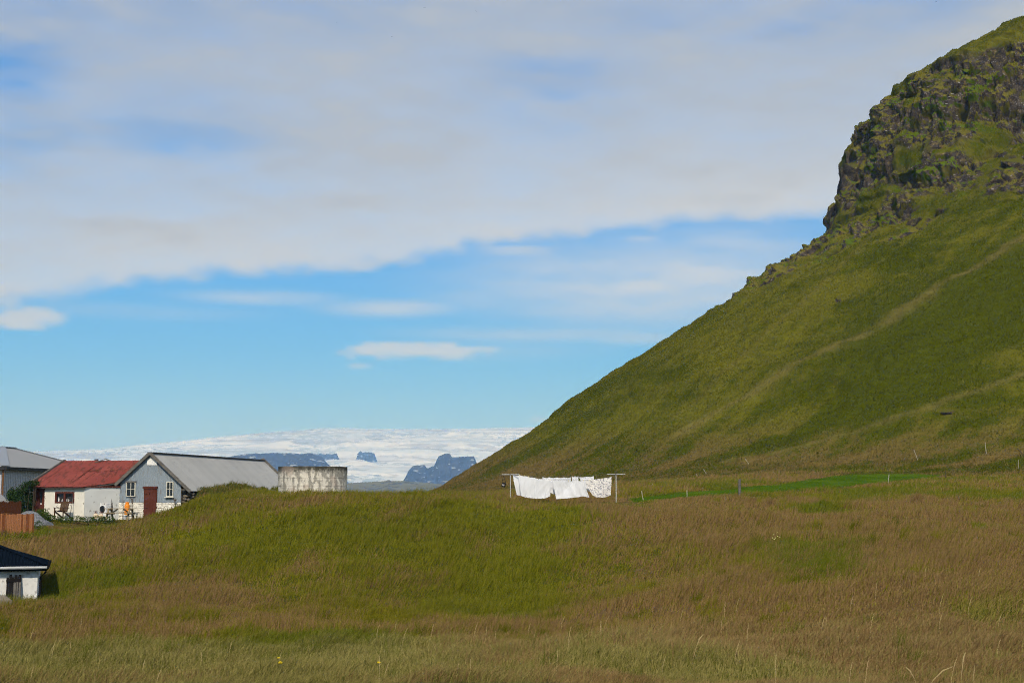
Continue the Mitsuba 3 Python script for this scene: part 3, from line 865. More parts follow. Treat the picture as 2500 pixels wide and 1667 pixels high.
def window(fr, parent, px0, px1, py0, py1, muntins, frame_bsdf, y=-.02, t=.055, dark='m_dark', label=None, sill=None, lean=0):
    a, b = fr.pix(px0, py1), fr.pix(px1, py0)
    x0, x1, z0, z1 = a[0], b[0], a[2], b[2]
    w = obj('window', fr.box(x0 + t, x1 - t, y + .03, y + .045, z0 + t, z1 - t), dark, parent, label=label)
    obj('frame', [fr.box(x0, x0 + t, y - .05, y + .06, z0, z1), fr.box(x1 - t, x1, y - .05, y + .06, z0, z1), fr.box(x0 + t, x1 - t, y - .05, y + .06, z1 - t, z1), fr.box(x0 + t, x1 - t, y - .05, y + .06, z0, z0 + t)], frame_bsdf, w)
    nx, nzz = muntins
    for i in range(1, nx):
        x = x0 + (x1 - x0) * i / nx
        obj('muntin', fr.box(x - .02, x + .02, y - .035, y + .02, z0 + t, z1 - t), frame_bsdf, w)
    for i in range(1, nzz):
        z = z0 + (z1 - z0) * i / nzz
        obj('muntin', fr.box(x0 + t, x1 - t, y - .03, y + .018, z - .018, z + .018), frame_bsdf, w)
    for i in range(nx):
        for j in range(nzz):
            xa, xb = x0 + t + (x1 - x0 - 2 * t) * i / nx, x0 + t + (x1 - x0 - 2 * t) * (i + 1) / nx
            za, zb_ = z0 + t + (z1 - z0 - 2 * t) * j / nzz, z0 + t + (z1 - z0 - 2 * t) * (j + 1) / nzz
            obj('pane', fr.box(xa + .01, xb - .01, y, y + .006, za + .01, zb_ - .01), 'm_glass', w)
    if sill:
        obj('sill', fr.box(x0 - .08, x1 + .06, y - .14, y + .05, z0 - .07, z0), frame_bsdf, w)
    return w


window(S, shed, 308, 331.5, 1176, 1211.5, (2, 2), 'm_pale_frame', label='left window, four whole panes in a cream frame', y=-.01)
window(S, shed, 406, 424, 1175.5, 1212, (2, 2), 'm_pale_frame', label='right window, weathered frame with a dark gap behind it', y=-.01, sill=True)
obj('header', S.pbox(307, 333, 1174, 1177, -.10, .05), 'm_old_wood', shed)
gz0, gz1 = S.pix(370, 1135)[2], S.pix(370, 1117)[2]
gx0, gx1 = S.pix(358.8, 1130)[0], S.pix(382.6, 1130)[0]
poly = __import__('shapely').Polygon([(gx0, gz0), (gx1, gz0), (gx1, ZR - .20 - ROOF_K * abs(gx1)), (0, ZR - .20), (gx0, ZR - .20 - ROOF_K * abs(gx0))])
FLAT = lambda y: np.array([[1, 0, 0, 0], [0, 0, -1, y], [0, 1, 0, 0], [0, 0, 0, 1]], float)
obj('gable_panel', S.put(trimesh.creation.extrude_polygon(poly, .03).apply_transform(FLAT(.035))), 'm_clean_white', shed, label='small white panel in the tip of the gable')
# roof of single sheets
roof = obj('roof', [S.put(grid_mesh(np.array([[[0, -.2, ZR + .0], [0, RLEN + .2, ZR + .0]], [[3.12, -.2, ZR - ROOF_K * 3.12], [3.12, RLEN + .2, ZR - ROOF_K * 3.12]]]))), S.put(grid_mesh(np.array([[[0, -.2, ZR], [0, RLEN + .2, ZR]], [[-2.6, -.2, ZR - ROOF_K * 2.6], [-2.6, RLEN + .2, ZR - ROOF_K * 2.6]]])))], 'm_old_wood', shed)
rn = np.array([math.sin(math.atan(ROOF_K)), 0, math.cos(math.atan(ROOF_K))])
ys = np.linspace(-.16, RLEN + .16, 29)
for side, ext in ((1, 3.10), (-1, 2.55)):
    for i in range(28):
        y0, y1 = ys[i], ys[i + 1] + .05
        yy = np.arange(y0, y1 + 1e-6, .15 / 6)
        hh = .03 + .006 * (i % 2) + .018 * np.sin(yy * 2 * math.pi / .15) + (.02 if i in (11,) else 0) * (yy > y1 - .1)
        xs = np.array([.02, ext])
        P = np.stack([side * (xs[:, None] + rn[0] * hh[None]), np.broadcast_to(yy, (2, len(yy))), ZR - ROOF_K * xs[:, None] + rn[2] * hh[None]], -1)
        obj('sheet', S.put(grid_mesh(P)), 'm_grey' if (i * 7) % 5 < 3 else 'm_grey_b', roof)
obj('ridge_cap', S.put([beam((.11, -.2, ZR + .01), (.11, RLEN + .2, ZR + .01), .26, .03, (-.5, 0, 1)), beam((-.11, -.2, ZR + .01), (-.11, RLEN + .2, ZR + .01), .26, .03, (.5, 0, 1))]), 'm_old_wood', shed)
for y, t in ((-.24, .05), (RLEN + .23, .22)):
    for sd, ext in ((1, 3.16), (-1, 2.62)):
        obj('bargeboard', S.put(beam((0, y, ZR + .02 + (.12 if t > .1 else 0)), (sd * ext, y, ZR - ROOF_K * ext + .02 + (.12 if t > .1 else 0)), t, .22, (0, 0, 1))), 'm_old_wood', shed)
obj('eave_board', S.put([beam((HW + .05, -.1, ZR - ROOF_K * 2.95), (HW + .75, -.1, ZR - ROOF_K * 2.95 - .02), .08, .1)]), 'm_old_wood', shed)
# rubble at the corner of the shed
rub = thing('rubble_wall', 'low wall of brown rubble stones under the right eave of the blue gable', 'stone wall')
for j in range(7):
    for i in range(3):
        c = np.array([HW + .18 + i * .26 + rs.uniform(-.04, .04), .25 + rs.uniform(-.05, .1) + .12 * i, zg + .75 + j * .24 - .05 * i])
        if c[2] > zeave - .25 - i * .24:
            continue
        m = blob(rs, .2, 14, (1, .9, .7))
        m.apply_translation(c)
        obj('stone', S.put(m), 'm_stone', rub)

# ------------------------------------------------------------------ red-roofed house
house = thing('red_roofed_house', 'low whitewashed house with a worn red metal roof and brown door', 'house')
HB = math.radians(-11)
P0 = at(74, 1250, 103.0)
H = Frame((P0[0], P0[1], 0), HB)
hx1 = H.pix(206, 1220)[0]
ez = H.pix(140, 1189)[2]
gz_ = H.pix(120, 1262)[2] - .3
drx0, drx1 = H.pix(80.5, 1220)[0], H.pix(108.5, 1220)[0]
wx0, wx1, wz0, wz1 = H.pix(134.5, 1215)[0], H.pix(181.5, 1215)[0], H.pix(150, 1228)[2], H.pix(150, 1200)[2]
obj('wall', [H.box(0, drx0, 0, .3, gz_, ez), H.box(drx1, wx0, 0, .3, gz_, ez), H.box(wx0, wx1, 0, .3, gz_, wz0), H.box(wx0, wx1, 0, .3, wz1, ez), H.box(wx1, hx1, 0, .3, gz_, ez),
             H.box(0, .3, .3, 9.6, gz_, ez), H.box(drx0, drx1, .1, .3, ez - .1, ez)], 'm_white', house, label='cream white front wall with flaking paint')
# the wall beyond it turns away to the right
B0 = (H.m @ np.array([hx1, 0.03, 0, 1]))[:3]
B1 = (S.m @ np.array([-HW, .05, 0, 1]))[:3]
bl = np.hypot(*(B1 - B0)[:2])
K = Frame((B0[0], B0[1], 0), math.atan2(B1[1] - B0[1], B1[0] - B0[0]))
obj('wall', K.box(0, bl, 0, .3, gz_, ez + .08), 'm_cool', house, label='greyish white wall between the cream wall and the blue gable')
for z in np.arange(gz_ + .5, ez, .36):
    obj('board_mark', K.box(.02, bl - .02, -.006, 0.01, z, z + .015), 'm_cool', house + '__wall_001')
RL = 5.2
rz = at(250, 1125, 102.4 + RL * .98)[2]
pitch = (rz - ez - .12) / RL


def rplane(x, y):
    return ez + .12 + pitch * y


gl = (H.inv @ np.append((S.m @ np.array([-HW - .25, 0, 0, 1]))[:3], 1))[:3]      # the shed's left gable corner
XE, YG = gl[0], gl[1]


def red_edge(x):
    """Front edge of the red roof: straight over the cream wall, then along the wall that turns away to the shed."""
    return np.interp(x, [hx1, XE], [-.32, YG - .02])


def red_z(x, y):
    e = red_edge(x)
    e0 = np.interp(x, [hx1, XE], [rplane(0, -.32), ez + .34])
    return e0 + (rplane(0, RL) - e0) * (y - e) / (RL - e)


ux = np.concatenate([[-.25], np.linspace(hx1, XE, 8), [XE + 2.6]])[None] + np.zeros((8, 1))
uy = np.concatenate([[-.30], np.linspace(-.30, YG, 8), [YG + .3]])[None] * (1 - np.linspace(0, 1, 8)[:, None]) + RL * np.linspace(0, 1, 8)[:, None]
hroof = obj('roof', [H.put(grid_mesh(np.dstack([ux, uy, red_z(ux, uy) - .10]))), H.put(grid_mesh(np.array([[[-.25, RL, rplane(0, RL) - .06], [8.6, RL, rplane(0, RL) - .06]], [[-.25, 2 * RL, ez - .1], [8.6, 2 * RL, ez - .1]]])))], 'm_old_wood', house)
rx = np.concatenate([np.linspace(-.22, XE, 10), np.linspace(XE + .7, XE + 2.6, 4)])
NS = len(rx) - 1
for i in range(NS):
    x0, x1 = rx[i], rx[i + 1] + (.04 if i != 8 else 0)
    xs = np.arange(x0, x1, .1 / 6)
    right = i >= 7
    hh = .01 + .008 * (i % 2) + .018 * np.sin(xs * 2 * math.pi / .1)
    for (va, vb, dz) in ((0, .60, 0), (.58, 1.0, .022)):
        X_ = np.broadcast_to(xs, (5, len(xs)))
        ya = red_edge(X_) if i < 9 else np.full(X_.shape, YG + .25)
        Y_ = ya + np.linspace(va, vb, 5)[:, None] * (RL - ya)
        sag = -.05 * math.sin(i * 1.3) * np.sin((Y_ - ya) / (RL - ya) * 3.1)
        obj('sheet', H.put(grid_mesh(np.dstack([X_, Y_, red_z(X_, Y_) + hh[None] + dz + sag]))), 'm_red', hroof)
for i in range(NS):
    obj('rear_sheet', H.put(grid_mesh(np.array([[[rx[i], RL + .01, rplane(0, RL) + .015], [rx[i + 1] + .03, RL + .01, rplane(0, RL) + .015]], [[rx[i], 2 * RL, ez], [rx[i + 1] + .03, 2 * RL, ez]]]))), 'm_red', hroof)
seam = H.pix(262, 1130, RL)[0]
obj('torn_flashing', H.put([beam((seam - .75, RL - .55, rplane(0, RL - .55) + .08), (seam - .1, RL - .05, rplane(0, RL) + .16), .12, .05), beam((seam - .1, RL, rplane(0, RL) + .14), (seam + .22, RL, rplane(0, RL) + .02), .14, .06), beam((seam - .7, RL - .5, rplane(0, RL - .5) + .07), (seam - .35, RL - .15, rplane(0, RL - .15) + .1), .2, .04)]), 'm_old_wood', hroof, label='torn dark flashing near the ridge')
for q, (u0, v0) in enumerate(((1.9, 3.05), (2.5, 3.02), (3.3, 3.0), (4.5, 3.08), (5.4, 2.95), (7.9, 3.2))):
    obj('rust_tear', H.put([beam((u0, v0, rplane(0, v0) + .055), (u0 + .35, v0 + .07, rplane(0, v0 + .07) + .065), .10, .02), beam((u0 + .2, v0 - .08, rplane(0, v0 - .08) + .05), (u0 + .6, v0 - .05, rplane(0, v0 - .05) + .05), .05, .02)]), 'm_rust', hroof)
obj('bargeboard', H.put(beam((-.30, -.45, rplane(0, -.45) + .02), (-.30, RL + .05, rplane(0, RL) + .02), .12, .24)), 'm_old_wood', house)
obj('bargeboard', H.put(beam((-.30, RL, rplane(0, RL) + .02), (-.30, 2 * RL + .1, ez - .1), .12, .24)), 'm_old_wood', house)
obj('fascia', [H.box(-.2, hx1 + .05, -.12, -.02, ez - .10, ez + .07)], 'm_brown', house)
obj('fascia', K.box(0, bl, -.08, -.01, ez - .02, ez + .09), 'm_brown', house)
obj('vent', H.put([beam((seam - .95, RL + .1, rz), (seam - .95, RL + .1, rz + .15), .22, .22)]), 'm_dim', house)
hd = obj('door', [H.box(drx0 + .09, drx0 + .09 + (drx1 - drx0 - .18) * .62, .04, .09, gz_, ez - .12)], 'm_brown', house, label='brown plank door with a narrow dark pane')
obj('leaf', [H.box(drx0 + .09 + (drx1 - drx0 - .18) * .82, drx1 - .09, .045, .09, gz_, ez - .12), H.box(drx0 + .09 + (drx1 - drx0 - .18) * .62, drx0 + .09 + (drx1 - drx0 - .18) * .82, .045, .09, gz_, H.pix(99, 1228)[2]), H.box(drx0 + .09 + (drx1 - drx0 - .18) * .62, drx0 + .09 + (drx1 - drx0 - .18) * .82, .045, .09, H.pix(99, 1200)[2], ez - .12)], 'm_brown', hd)
obj('pane', H.box(drx0 + .09 + (drx1 - drx0 - .18) * .62, drx0 + .09 + (drx1 - drx0 - .18) * .82, .06, .07, H.pix(99, 1228)[2], H.pix(99, 1200)[2]), 'm_glass', hd)
obj('frame', [H.box(drx0, drx0 + .09, -.02, .12, gz_, ez - .02), H.box(drx1 - .09, drx1, -.02, .12, gz_, ez - .02), H.box(drx0 + .09, drx1 - .09, -.02, .12, ez - .12, ez - .02)], 'm_brown', hd)
obj('handle', H.pbox(98.5, 101.5, 1227.5, 1231, -.0, .05), 'm_clean_white', hd)
hw = obj('window', [H.box(wx0, wx1, .28, .30, wz0, wz1)], 'm_dark', house, label='wide brown window of two panes with bottles on its sill')  # dark back sheet, painted in place of the unlit room behind the panes
t = .11
xm = H.pix(157.5, 1215)[0]
obj('frame', [H.box(wx0, wx0 + t, -.03, .1, wz0, wz1), H.box(wx1 - t, wx1, -.03, .1, wz0, wz1), H.box(wx0 + t, wx1 - t, -.03, .1, wz1 - t, wz1), H.box(wx0 + t, wx1 - t, -.03, .1, wz0, wz0 + t), H.box(xm - .06, xm + .06, -.02, .1, wz0 + t, wz1 - t)], 'm_brown', hw)
obj('sill', H.box(wx0 + t, wx1 - t, .1, .27, wz0 + t - .05, wz0 + t + .005), 'm_old_wood', hw)
for a, b in ((wx0 + t, xm - .06), (xm + .06, wx1 - t)):
    obj('pane', H.put(grid_mesh(np.array([[[a, .05, wz0 + t], [b, .05, wz0 + t]], [[a, .05, wz1 - t], [b, .05, wz1 - t]]]))), 'm_pane', hw)
for px, top, r, lab in ((143.5, 1213, .055, 'tall white bottle at the left end of the brown window sill'), (151.8, 1217.5, .035, 'small white bottle beside the middle bar of the brown window'), (163.5, 1216.5, .03, 'pinkish bottle behind the right pane of the brown window'), (168, 1217, .035, 'white bottle behind the right pane of the brown window')):
    a, b = H.pix(px, 1223.5, .16), H.pix(px, top, .16)
    z0 = wz0 + t + .005
    h = max(b[2] - z0, .18)
    prof = np.array([[0, 0], [r, 0], [r, h * .62], [r * .45, h * .78], [r * .45, h], [0, h]])
    m = trimesh.creation.revolve(prof, sections=12)
    m.apply_translation((a[0], .16, z0))
    obj('bottle', H.put(m), 'm_clean_white', label=lab, cat='bottle')

# ------------------------------------------------------------------ grey barn behind
barn = thing('grey_barn', 'large grey barn with hipped roof and ribbed pale walls behind the red-roofed house', 'barn')
C = at(6, 1137, 120)
ce = C[2]
X1, Y1 = C[0], C[1]
XW, YE = X1 - 14.0, 148.0
ra, rb = np.array([X1 - 7, 139.3, at(8, 1092, 139.3)[2]]), np.array([X1 - 7.0, 142.6, at(8, 1092, 139.3)[2]])
o = .35
c = [np.array([X1 + o, Y1 - o, ce - .08]), np.array([X1 + o, YE + o, ce - .08]), np.array([XW - o, YE + o, ce - .08]), np.array([XW - o, Y1 - o, ce - .08])]


def polyroof(ps, thick=.08):
    ps = [np.array(p, float) for p in ps]
    n = len(ps)
    v = np.array(ps + [p - [0, 0, thick] for p in ps])
    f = [[0, i, i + 1] for i in range(1, n - 1)] + [[n, n + i + 1, n + i] for i in range(1, n - 1)]
    for i in range(n):
        j = (i + 1) % n
        f += [[i, n + i, n + j], [i, n + j, j]]
    m = trimesh.Trimesh(v, f, process=False)
    return m


br = obj('roof', polyroof([c[0], c[1], rb, ra]), 'm_barn_roof', barn)
obj('roof_slope', polyroof([c[1], c[2], rb]), 'm_barn_roof', br)
obj('roof_slope', polyroof([c[2], c[3], ra, rb]), 'm_barn_roof', br)
obj('roof_slope', polyroof([c[3], c[0], ra]), 'm_barn_roof', br)
obj('hip_cap', beam(c[0] + [0, 0, .1], ra + [0, 0, .05], .7, .06), 'm_barn_flash', br)
obj('hip_cap', beam(c[1] + [0, 0, .06], rb + [0, 0, .05], .3, .08), 'm_barn_flash', br)
obj('ridge_cap', beam(ra + [0, -.3, .06], rb + [0, .3, .06], .4, .1), 'm_barn_flash', br)
zf = ce - 4.6
obj('wall', [box(X1 - .2, X1 - .06, Y1, YE, zf, ce), box(XW, X1 - .2, Y1, Y1 + .2, zf, ce), box(XW, X1 - .2, YE - .2, YE, zf, ce), box(XW, XW + .2, Y1 + .2, YE - .2, zf, ce)], 'm_cladding', barn)
k = 0
for y in np.arange(Y1 + .25, YE - .2, .42):
    obj('rib', box(X1 - .06, X1 + .07, y, y + .20, zf, ce - .05), 'm_cladding', barn + '__wall')
obj('gutter', [beam(c[0] + [.06, 0, -.12], c[1] + [.06, 0, -.12], .16, .26), beam(c[0] + [0, -.06, -.12], c[3] + [0, -.06, -.12], .16, .26)], 'm_dark', barn)
obj('downpipe', tube([(X1 + .14, Y1 - .14, ce - .2), (X1 + .12, Y1 - .14, zf)], .085, 8), 'm_rust', barn)

# ------------------------------------------------------------------ white cottage, lower left
cot = thing('white_cottage', 'small white cottage with dark navy hipped roof at the left edge', 'house')
Q0 = at(91, 1430, 65)
CA = math.radians(17)
W = Frame((Q0[0], Q0[1], 0), CA)       # x to the right along the front, origin at the right corner
wt = W.pix(60, 1391)[2]
wg = W.pix(60, 1476)[2] - .6
obj('wall', [W.box(-6, 0, 0, .25, wg, wt), W.box(-.25, 0, .25, 5.4, wg, wt), W.box(-6, -.25, 5.2, 5.4, wg, wt), W.box(-6, -5.75, .25, 5.2, wg, wt)], 'm_cool_white', cot)
for z in np.arange(wg + .55, wt, .2):
    obj('board_mark', W.box(-5.95, -.02, -.004, .01, z, z + .008), 'm_cool_white', cot + '__wall')
ev = W.pix(100, 1380)[2]
oh = .38
cc = [np.array(v, float) for v in ((oh, -oh, ev), (oh, 5.4 + oh, ev), (-6 - oh, 5.4 + oh, ev), (-6 - oh, -oh, ev))]
pk = .36
top_y, rzz = 2.7, ev + pk * (2.7 + oh)
r0, r1 = np.array([-2.7, 2.7, rzz]), np.array([-3.3, 2.7, rzz])
cr = obj('roof', [W.put(polyroof([cc[0], cc[1], r0], .05)), W.put(polyroof([cc[1], cc[2], r1, r0], .05)), W.put(polyroof([cc[2], cc[3], r1], .05)), W.put(polyroof([cc[3], cc[0], r0, r1], .05))], 'm_navy', cot)
xs = np.arange(-6 - oh, oh, .15 / 8)
ytop = np.minimum(np.minimum(top_y, (oh - xs) - oh), (xs + 6 + oh) - oh)
hh = .03 + .025 * np.sin(xs * 2 * math.pi / .15)
P = np.stack([np.stack([xs, np.full_like(xs, -oh - .03), ev + 0 * xs + hh - pk * .03], -1), np.stack([xs, ytop, ev + pk * (ytop + oh) + hh], -1)], 0)
obj('corrugated_slope', W.put(grid_mesh(P)), 'm_navy', cr)
obj('hip_cap', W.put([beam(cc[0] + [0, 0, .07], r0 + [0, 0, .07], .26, .05)]), 'm_navy', cr)
obj('hip_cap', W.put([beam(cc[3] + [0, 0, .07], r1 + [0, 0, .07], .26, .05)]), 'm_navy', cr)
obj('gutter', [W.put(tube([(-6.4, -oh - .06, ev - .07), (oh + .02, -oh - .06, ev - .07)], .065, 8))], 'm_gutter', cot)
obj('gutter', [W.put(tube([(oh + .06, -oh - .1, ev - .07), (oh + .06, 5.7, ev - .07)], .065, 8))], 'm_black', cot)
obj('fascia', [W.box(-6.3, oh - .02, -oh + .02, -.002, ev - .22, ev - .10), W.box(.002, oh - .04, -oh + .02, 5.6, ev - .215, ev - .105)], 'm_black', cot)
obj('downpipe', W.put(tube([(oh + .02, .15, ev - .15), (oh - .04, .15, ev - .3), (.12, .15, ev - .5), (.12, .15, wg)], .05, 8)), 'm_black', cot)
pal = thing('old_pallet', 'charred black plank pallet leaning on the white cottage wall', 'pallet')
rp = np.random.default_rng(12)
pz0 = W.pix(30, 1470)[2] - .25
for (a, b, tp, colr) in ((14.5, 21, 1409, 'm_charred'), (21, 28, 1402, 'm_charred'), (28, 34, 1408.5, 'm_charred'), (34, 41, 1403, 'm_charred'), (41, 45, 1406, 'm_charred'), (45, 51, 1402.5, 'm_charred')):
    x0, x1, z1 = W.pix(a, 1440, -.3)[0], W.pix(b, 1440, -.3)[0], W.pix(a, tp, -.12)[2]
    obj('plank', W.put(beam(((x0 + x1) / 2, -.45, pz0), ((x0 + x1) / 2, -.10, z1), x1 - x0 - .012, .04, (0, 1, 0))), colr, pal)
for (a, b, tp) in ((32.5, 38.5, 1421.5), (40, 43.5, 1420), (45.5, 50, 1420.5)):
    x0, x1, z1 = W.pix(a, 1440, -.35)[0], W.pix(b, 1440, -.35)[0], W.pix(a, tp, -.25)[2]
    obj('plank', W.put(beam(((x0 + x1) / 2, -.52, pz0), ((x0 + x1) / 2, -.26, z1), x1 - x0, .035, (0, 1, 0))), 'm_old_wood', pal, label='grey bare plank on the front of the pallet')
obj('crosspiece', W.put(beam((W.pix(15, 1418, -.2)[0], -.22, W.pix(15, 1416, -.2)[2]), (W.pix(51, 1418, -.2)[0], -.22, W.pix(51, 1416, -.2)[2]), .05, .16)), 'm_charred', pal)
bd = at(3, 1468, 62.5)
m = blob(rp, .62, 26, (1.3, .8, .75))
m.apply_translation(bd - [0.25, 0, .15])
obj('boulder', m, 'm_stone', label='grey boulder in the grass in front of the white cottage', cat='boulder', smooth=40)

# ------------------------------------------------------------------ concrete tank
tank = thing('concrete_tank', 'round weathered concrete tank with dark streaks standing on the grass mound', 'tank')
tz0 = E - .55
tz = [tz0, at(763, 1187, 102.5)[2], at(763, 1167.5, 102.5)[2], at(763, 1137.5, 102.5)[2]]
for i, r in enumerate((2.50, 2.52, 2.525)):
    th = np.linspace(0, 2 * math.pi, 97)
    zs = np.array([tz[i] + .012, tz[i] + .03, tz[i + 1] - .02, tz[i + 1] - .004])
    rr2 = np.array([r - .02, r, r, r - .02])
    rows = []
    for z_, r_ in zip(zs, rr2):
        q = r_ + .018 * (meshkit.fbm(np.stack([np.cos(th) * 3 + 9, np.sin(th) * 3 + 9, np.full_like(th, z_ * 2)], -1), 3, 3) - .5) - (.012 * (np.sin(th * 22) > .97) if i == 0 else 0)
        rows.append(np.stack([TANK[0] + q * np.cos(th), TANK[1] + q * np.sin(th), np.full_like(th, z_) + (.035 * (meshkit.fbm(np.stack([np.cos(th) * 5 + 9, np.sin(th) * 5 + 9, 0 * th], -1), 3, 6) - .5) if z_ == zs[-1] and i == 2 else 0)], -1))
    if i == 2:
        rows.append(np.stack([TANK[0] + 2.28 * np.cos(th), TANK[1] + 2.28 * np.sin(th), np.full_like(th, tz[3] - .01)], -1))
    obj('ring', grid_mesh(np.array(rows)), 'm_concrete', tank, smooth=30)
m = trimesh.creation.annulus(2.27, 2.49, tz[3] - tz0 - .03, sections=72)
m.apply_translation((TANK[0], TANK[1], (tz[3] + tz0) / 2 - .012))
obj('core', m, 'm_concrete', tank)

# ------------------------------------------------------------------ the yard
fence = thing('plank_fence', 'orange-brown close plank fence at the left edge above the white cottage', 'fence')
fa, fb = at(-90, 1305, 88), at(82, 1305, 88.6)
n = 44
rf = np.random.default_rng(5)
fd = (fb - fa) / n
ft = at(40, 1254.5, 88)[2]
for i in range(n):
    a, b = fa + fd * (i + .03), fa + fd * (i + .97)
    mid_ = (a + b) / 2
    mid_[2] = ft - .9
    tp = mid_.copy()
    tp[2] = ft + rf.uniform(-.025, .025)
    mid_[2] = ground_z(mid_[0], mid_[1]) - .2
    obj('plank', beam(mid_ + [0, rf.uniform(-.03, .03), 0], tp, .03, np.linalg.norm(fd) * rf.uniform(.86, .97), (1, 0, 0)), ('m_fence', 'm_fence_b', 'm_fence_c')[rf.integers(3)], fence)
obj('rail', [beam(fa + [0, .05, ft - .25 - fa[2]], fb + [0, .05, ft - .25 - fb[2]], .04, .1), beam(fa + [0, .05, ft - .95 - fa[2]], fb + [0, .05, ft - .95 - fb[2]], .04, .1)], 'm_fence', fence)
pick_f = thing('picket_fence', 'dark brown round-topped picket fence behind the wheelbarrow', 'fence')
ga, gb = at(-40, 1250, 99.5), at(52, 1250, 99.5)
gt = at(20, 1223.5, 99.5)[2]
for i in range(26):
    q = ga + (gb - ga) * (i + .5) / 26
    w = np.linalg.norm(gb - ga) / 26
    hgt = gt + .05 * math.sin(i * 1.1)
    gz0_ = float(ground_z(q[0], q[1])) - .1
    pl = __import__('shapely').Polygon([(-w * .46, gz0_), (w * .46, gz0_), (w * .46, hgt - .08), (w * .25, hgt - .01), (0, hgt + .01), (-w * .25, hgt - .01), (-w * .46, hgt - .08)])
    m = trimesh.creation.extrude_polygon(pl, .025).apply_transform(FLAT(0))
    m.apply_translation((q[0], q[1], 0))
    obj('picket', m, 'm_fence_dark', pick_f)
obj('rail', beam(ga + [0, .04, gt - .3 - ga[2]], gb + [0, .04, gt - .3 - gb[2]], .04, .09), 'm_fence_dark', pick_f)

# lean-to roof and beam seen at the very edge
lean = thing('lean_to', 'pale grey lean-to roof at the left edge in front of the grey barn', 'shelter')
l0, l1, l2, l3 = at(-30, 1196, 104), at(0, 1203.5, 104), at(23, 1223.5, 102.6), at(-30, 1223.5, 102.6)
obj('roof', polyroof([l3, l2, l1, l0], .06), 'm_barn_roof', lean)
gzl = float(ground_z(l2[0], l2[1]))
obj('post', [box(l2[0] - .5, l2[0] - .4, l2[1] + .1, l2[1] + .2, gzl - .1, l2[2] - .02)], 'm_old_wood', lean)
obj('wall', [box(l2[0] - 2.6, l2[0] - .5, l2[1] + .5, l2[1] + .6, gzl - .1, l2[2] + .1)], 'm_cladding', lean)
wb = thing('wheelbarrow', 'dark wheelbarrow with yellow wheel standing behind the plank fence', 'wheelbarrow')
Wb = Frame(tuple(at(8, 1248, 94.5)), math.radians(-8))
Wb.m[2, 3] = float(ground_z(Wb.m[0, 3], Wb.m[1, 3]))
Wb.inv = np.linalg.inv(Wb.m)
v = np.array([[-.85, -.33, .72], [.55, -.33, .80], [.55, .33, .80], [-.85, .33, .72], [-.6, -.22, .32], [.25, -.22, .30], [.25, .22, .30], [-.6, .22, .32]])
tray = trimesh.Trimesh(v, ConvexHull(v).simplices, process=False)
tray.fix_normals()
obj('tray', Wb.put(tray), 'm_black', wb)
obj('rim', Wb.put([tube(v[[0, 1, 2, 3, 0]], .025, 6)]), 'm_rust', wb)
tor = trimesh.creation.torus(.17, .05, major_sections=20, minor_sections=8)
tor.apply_transform(trimesh.transformations.rotation_matrix(math.pi / 2, (1, 0, 0)))
tor.apply_translation((-.2, 0, .2))
obj('tyre', Wb.put(tor), 'm_black', wb)
hub = trimesh.creation.cylinder(.13, .08, sections=16)
hub.apply_transform(trimesh.transformations.rotation_matrix(math.pi / 2, (1, 0, 0)))
hub.apply_translation((-.2, 0, .2))
obj('hub', Wb.put(hub), 'm_yellow', wb, label='yellow wheel hub')
for sy in (-.27, .27):
    obj('handle', Wb.put(tube([(-.5, sy * .6, .26), (.45, sy, .55), (1.05, sy, .42)], .022, 6)), 'm_rust', wb)
    obj('leg', Wb.put(beam((.38, sy, .55), (.30, sy, 0), .04, .09)), 'm_old_wood', wb)
gp = thing('gravel_heap', 'blue-grey heap of gravel in front of the brown house door', 'gravel heap')
gc = at(68, 1256, 96)
gc[2] = float(ground_z(gc[0], gc[1]))
gx, gy = np.meshgrid(np.linspace(-1.7, 1.7, 60), np.linspace(-1.1, 1.1, 40))
gh = .72 * np.exp(-((gx + .05) / .62) ** 2 - (gy / .6) ** 2) + .42 * np.exp(-((gx - .65) / .5) ** 2 - (gy / .6) ** 2) + .2 * np.exp(-((gx + .8) / .5) ** 2 - (gy / .5) ** 2) - .06
gh -= .35 * sstep(.75, 1.0, np.maximum(np.abs(gx) / 1.7, np.abs(gy) / 1.1))
gh += .05 * (rf.random(gh.shape) - .5) + .10 * (meshkit.fbm(np.stack([gx * 3 + 9, gy * 3 + 9, 0 * gx], -1), 3, 4) - .5)
obj('stones', grid_mesh(np.stack([gc[0] + gx, gc[1] + gy, gc[2] + gh + .05], -1)), 'm_gravel', gp)
labels[gp + '__stones'] = {'kind': 'stuff'}
cv = at(41, 1252, 95.3)
m = blob(rf, .22, 24, (1.5, .8, .42))
m.apply_translation((cv[0], cv[1], float(ground_z(cv[0], cv[1])) + .28))
obj('white_sack', m, 'm_clean_white', label='white plastic sack lying at the left foot of the gravel heap', cat='sack', smooth=True)
pl_ = at(30, 1252, 95.0)
obj('timber', tube([(pl_[0] - .45, pl_[1], float(ground_z(*pl_[:2])) + .22), (pl_[0] + .35, pl_[1], float(ground_z(*pl_[:2])) + .3)], .03, 6), 'm_straw', label='pale pole lying between the wheelbarrow and the white sack', cat='pole')
gpat = at(300, 1281, 97)
a_, r_ = np.meshgrid(np.linspace(0, 2 * math.pi, 49), np.linspace(0, 1, 9))
irr = 1 + .25 * np.sin(3 * a_ + 1) + .15 * np.sin(5 * a_)
PX, PY = gpat[0] + 1.9 * r_ * irr * np.cos(a_), gpat[1] + 2.3 * r_ * irr * np.sin(a_)
obj('gravel_yard', grid_mesh(np.stack([PX, PY, ground_z(PX, PY) + .03 - .04 * r_ ** 6], -1)), 'm_gravel', kind='structure')
YARD = (gpat[0], gpat[1])

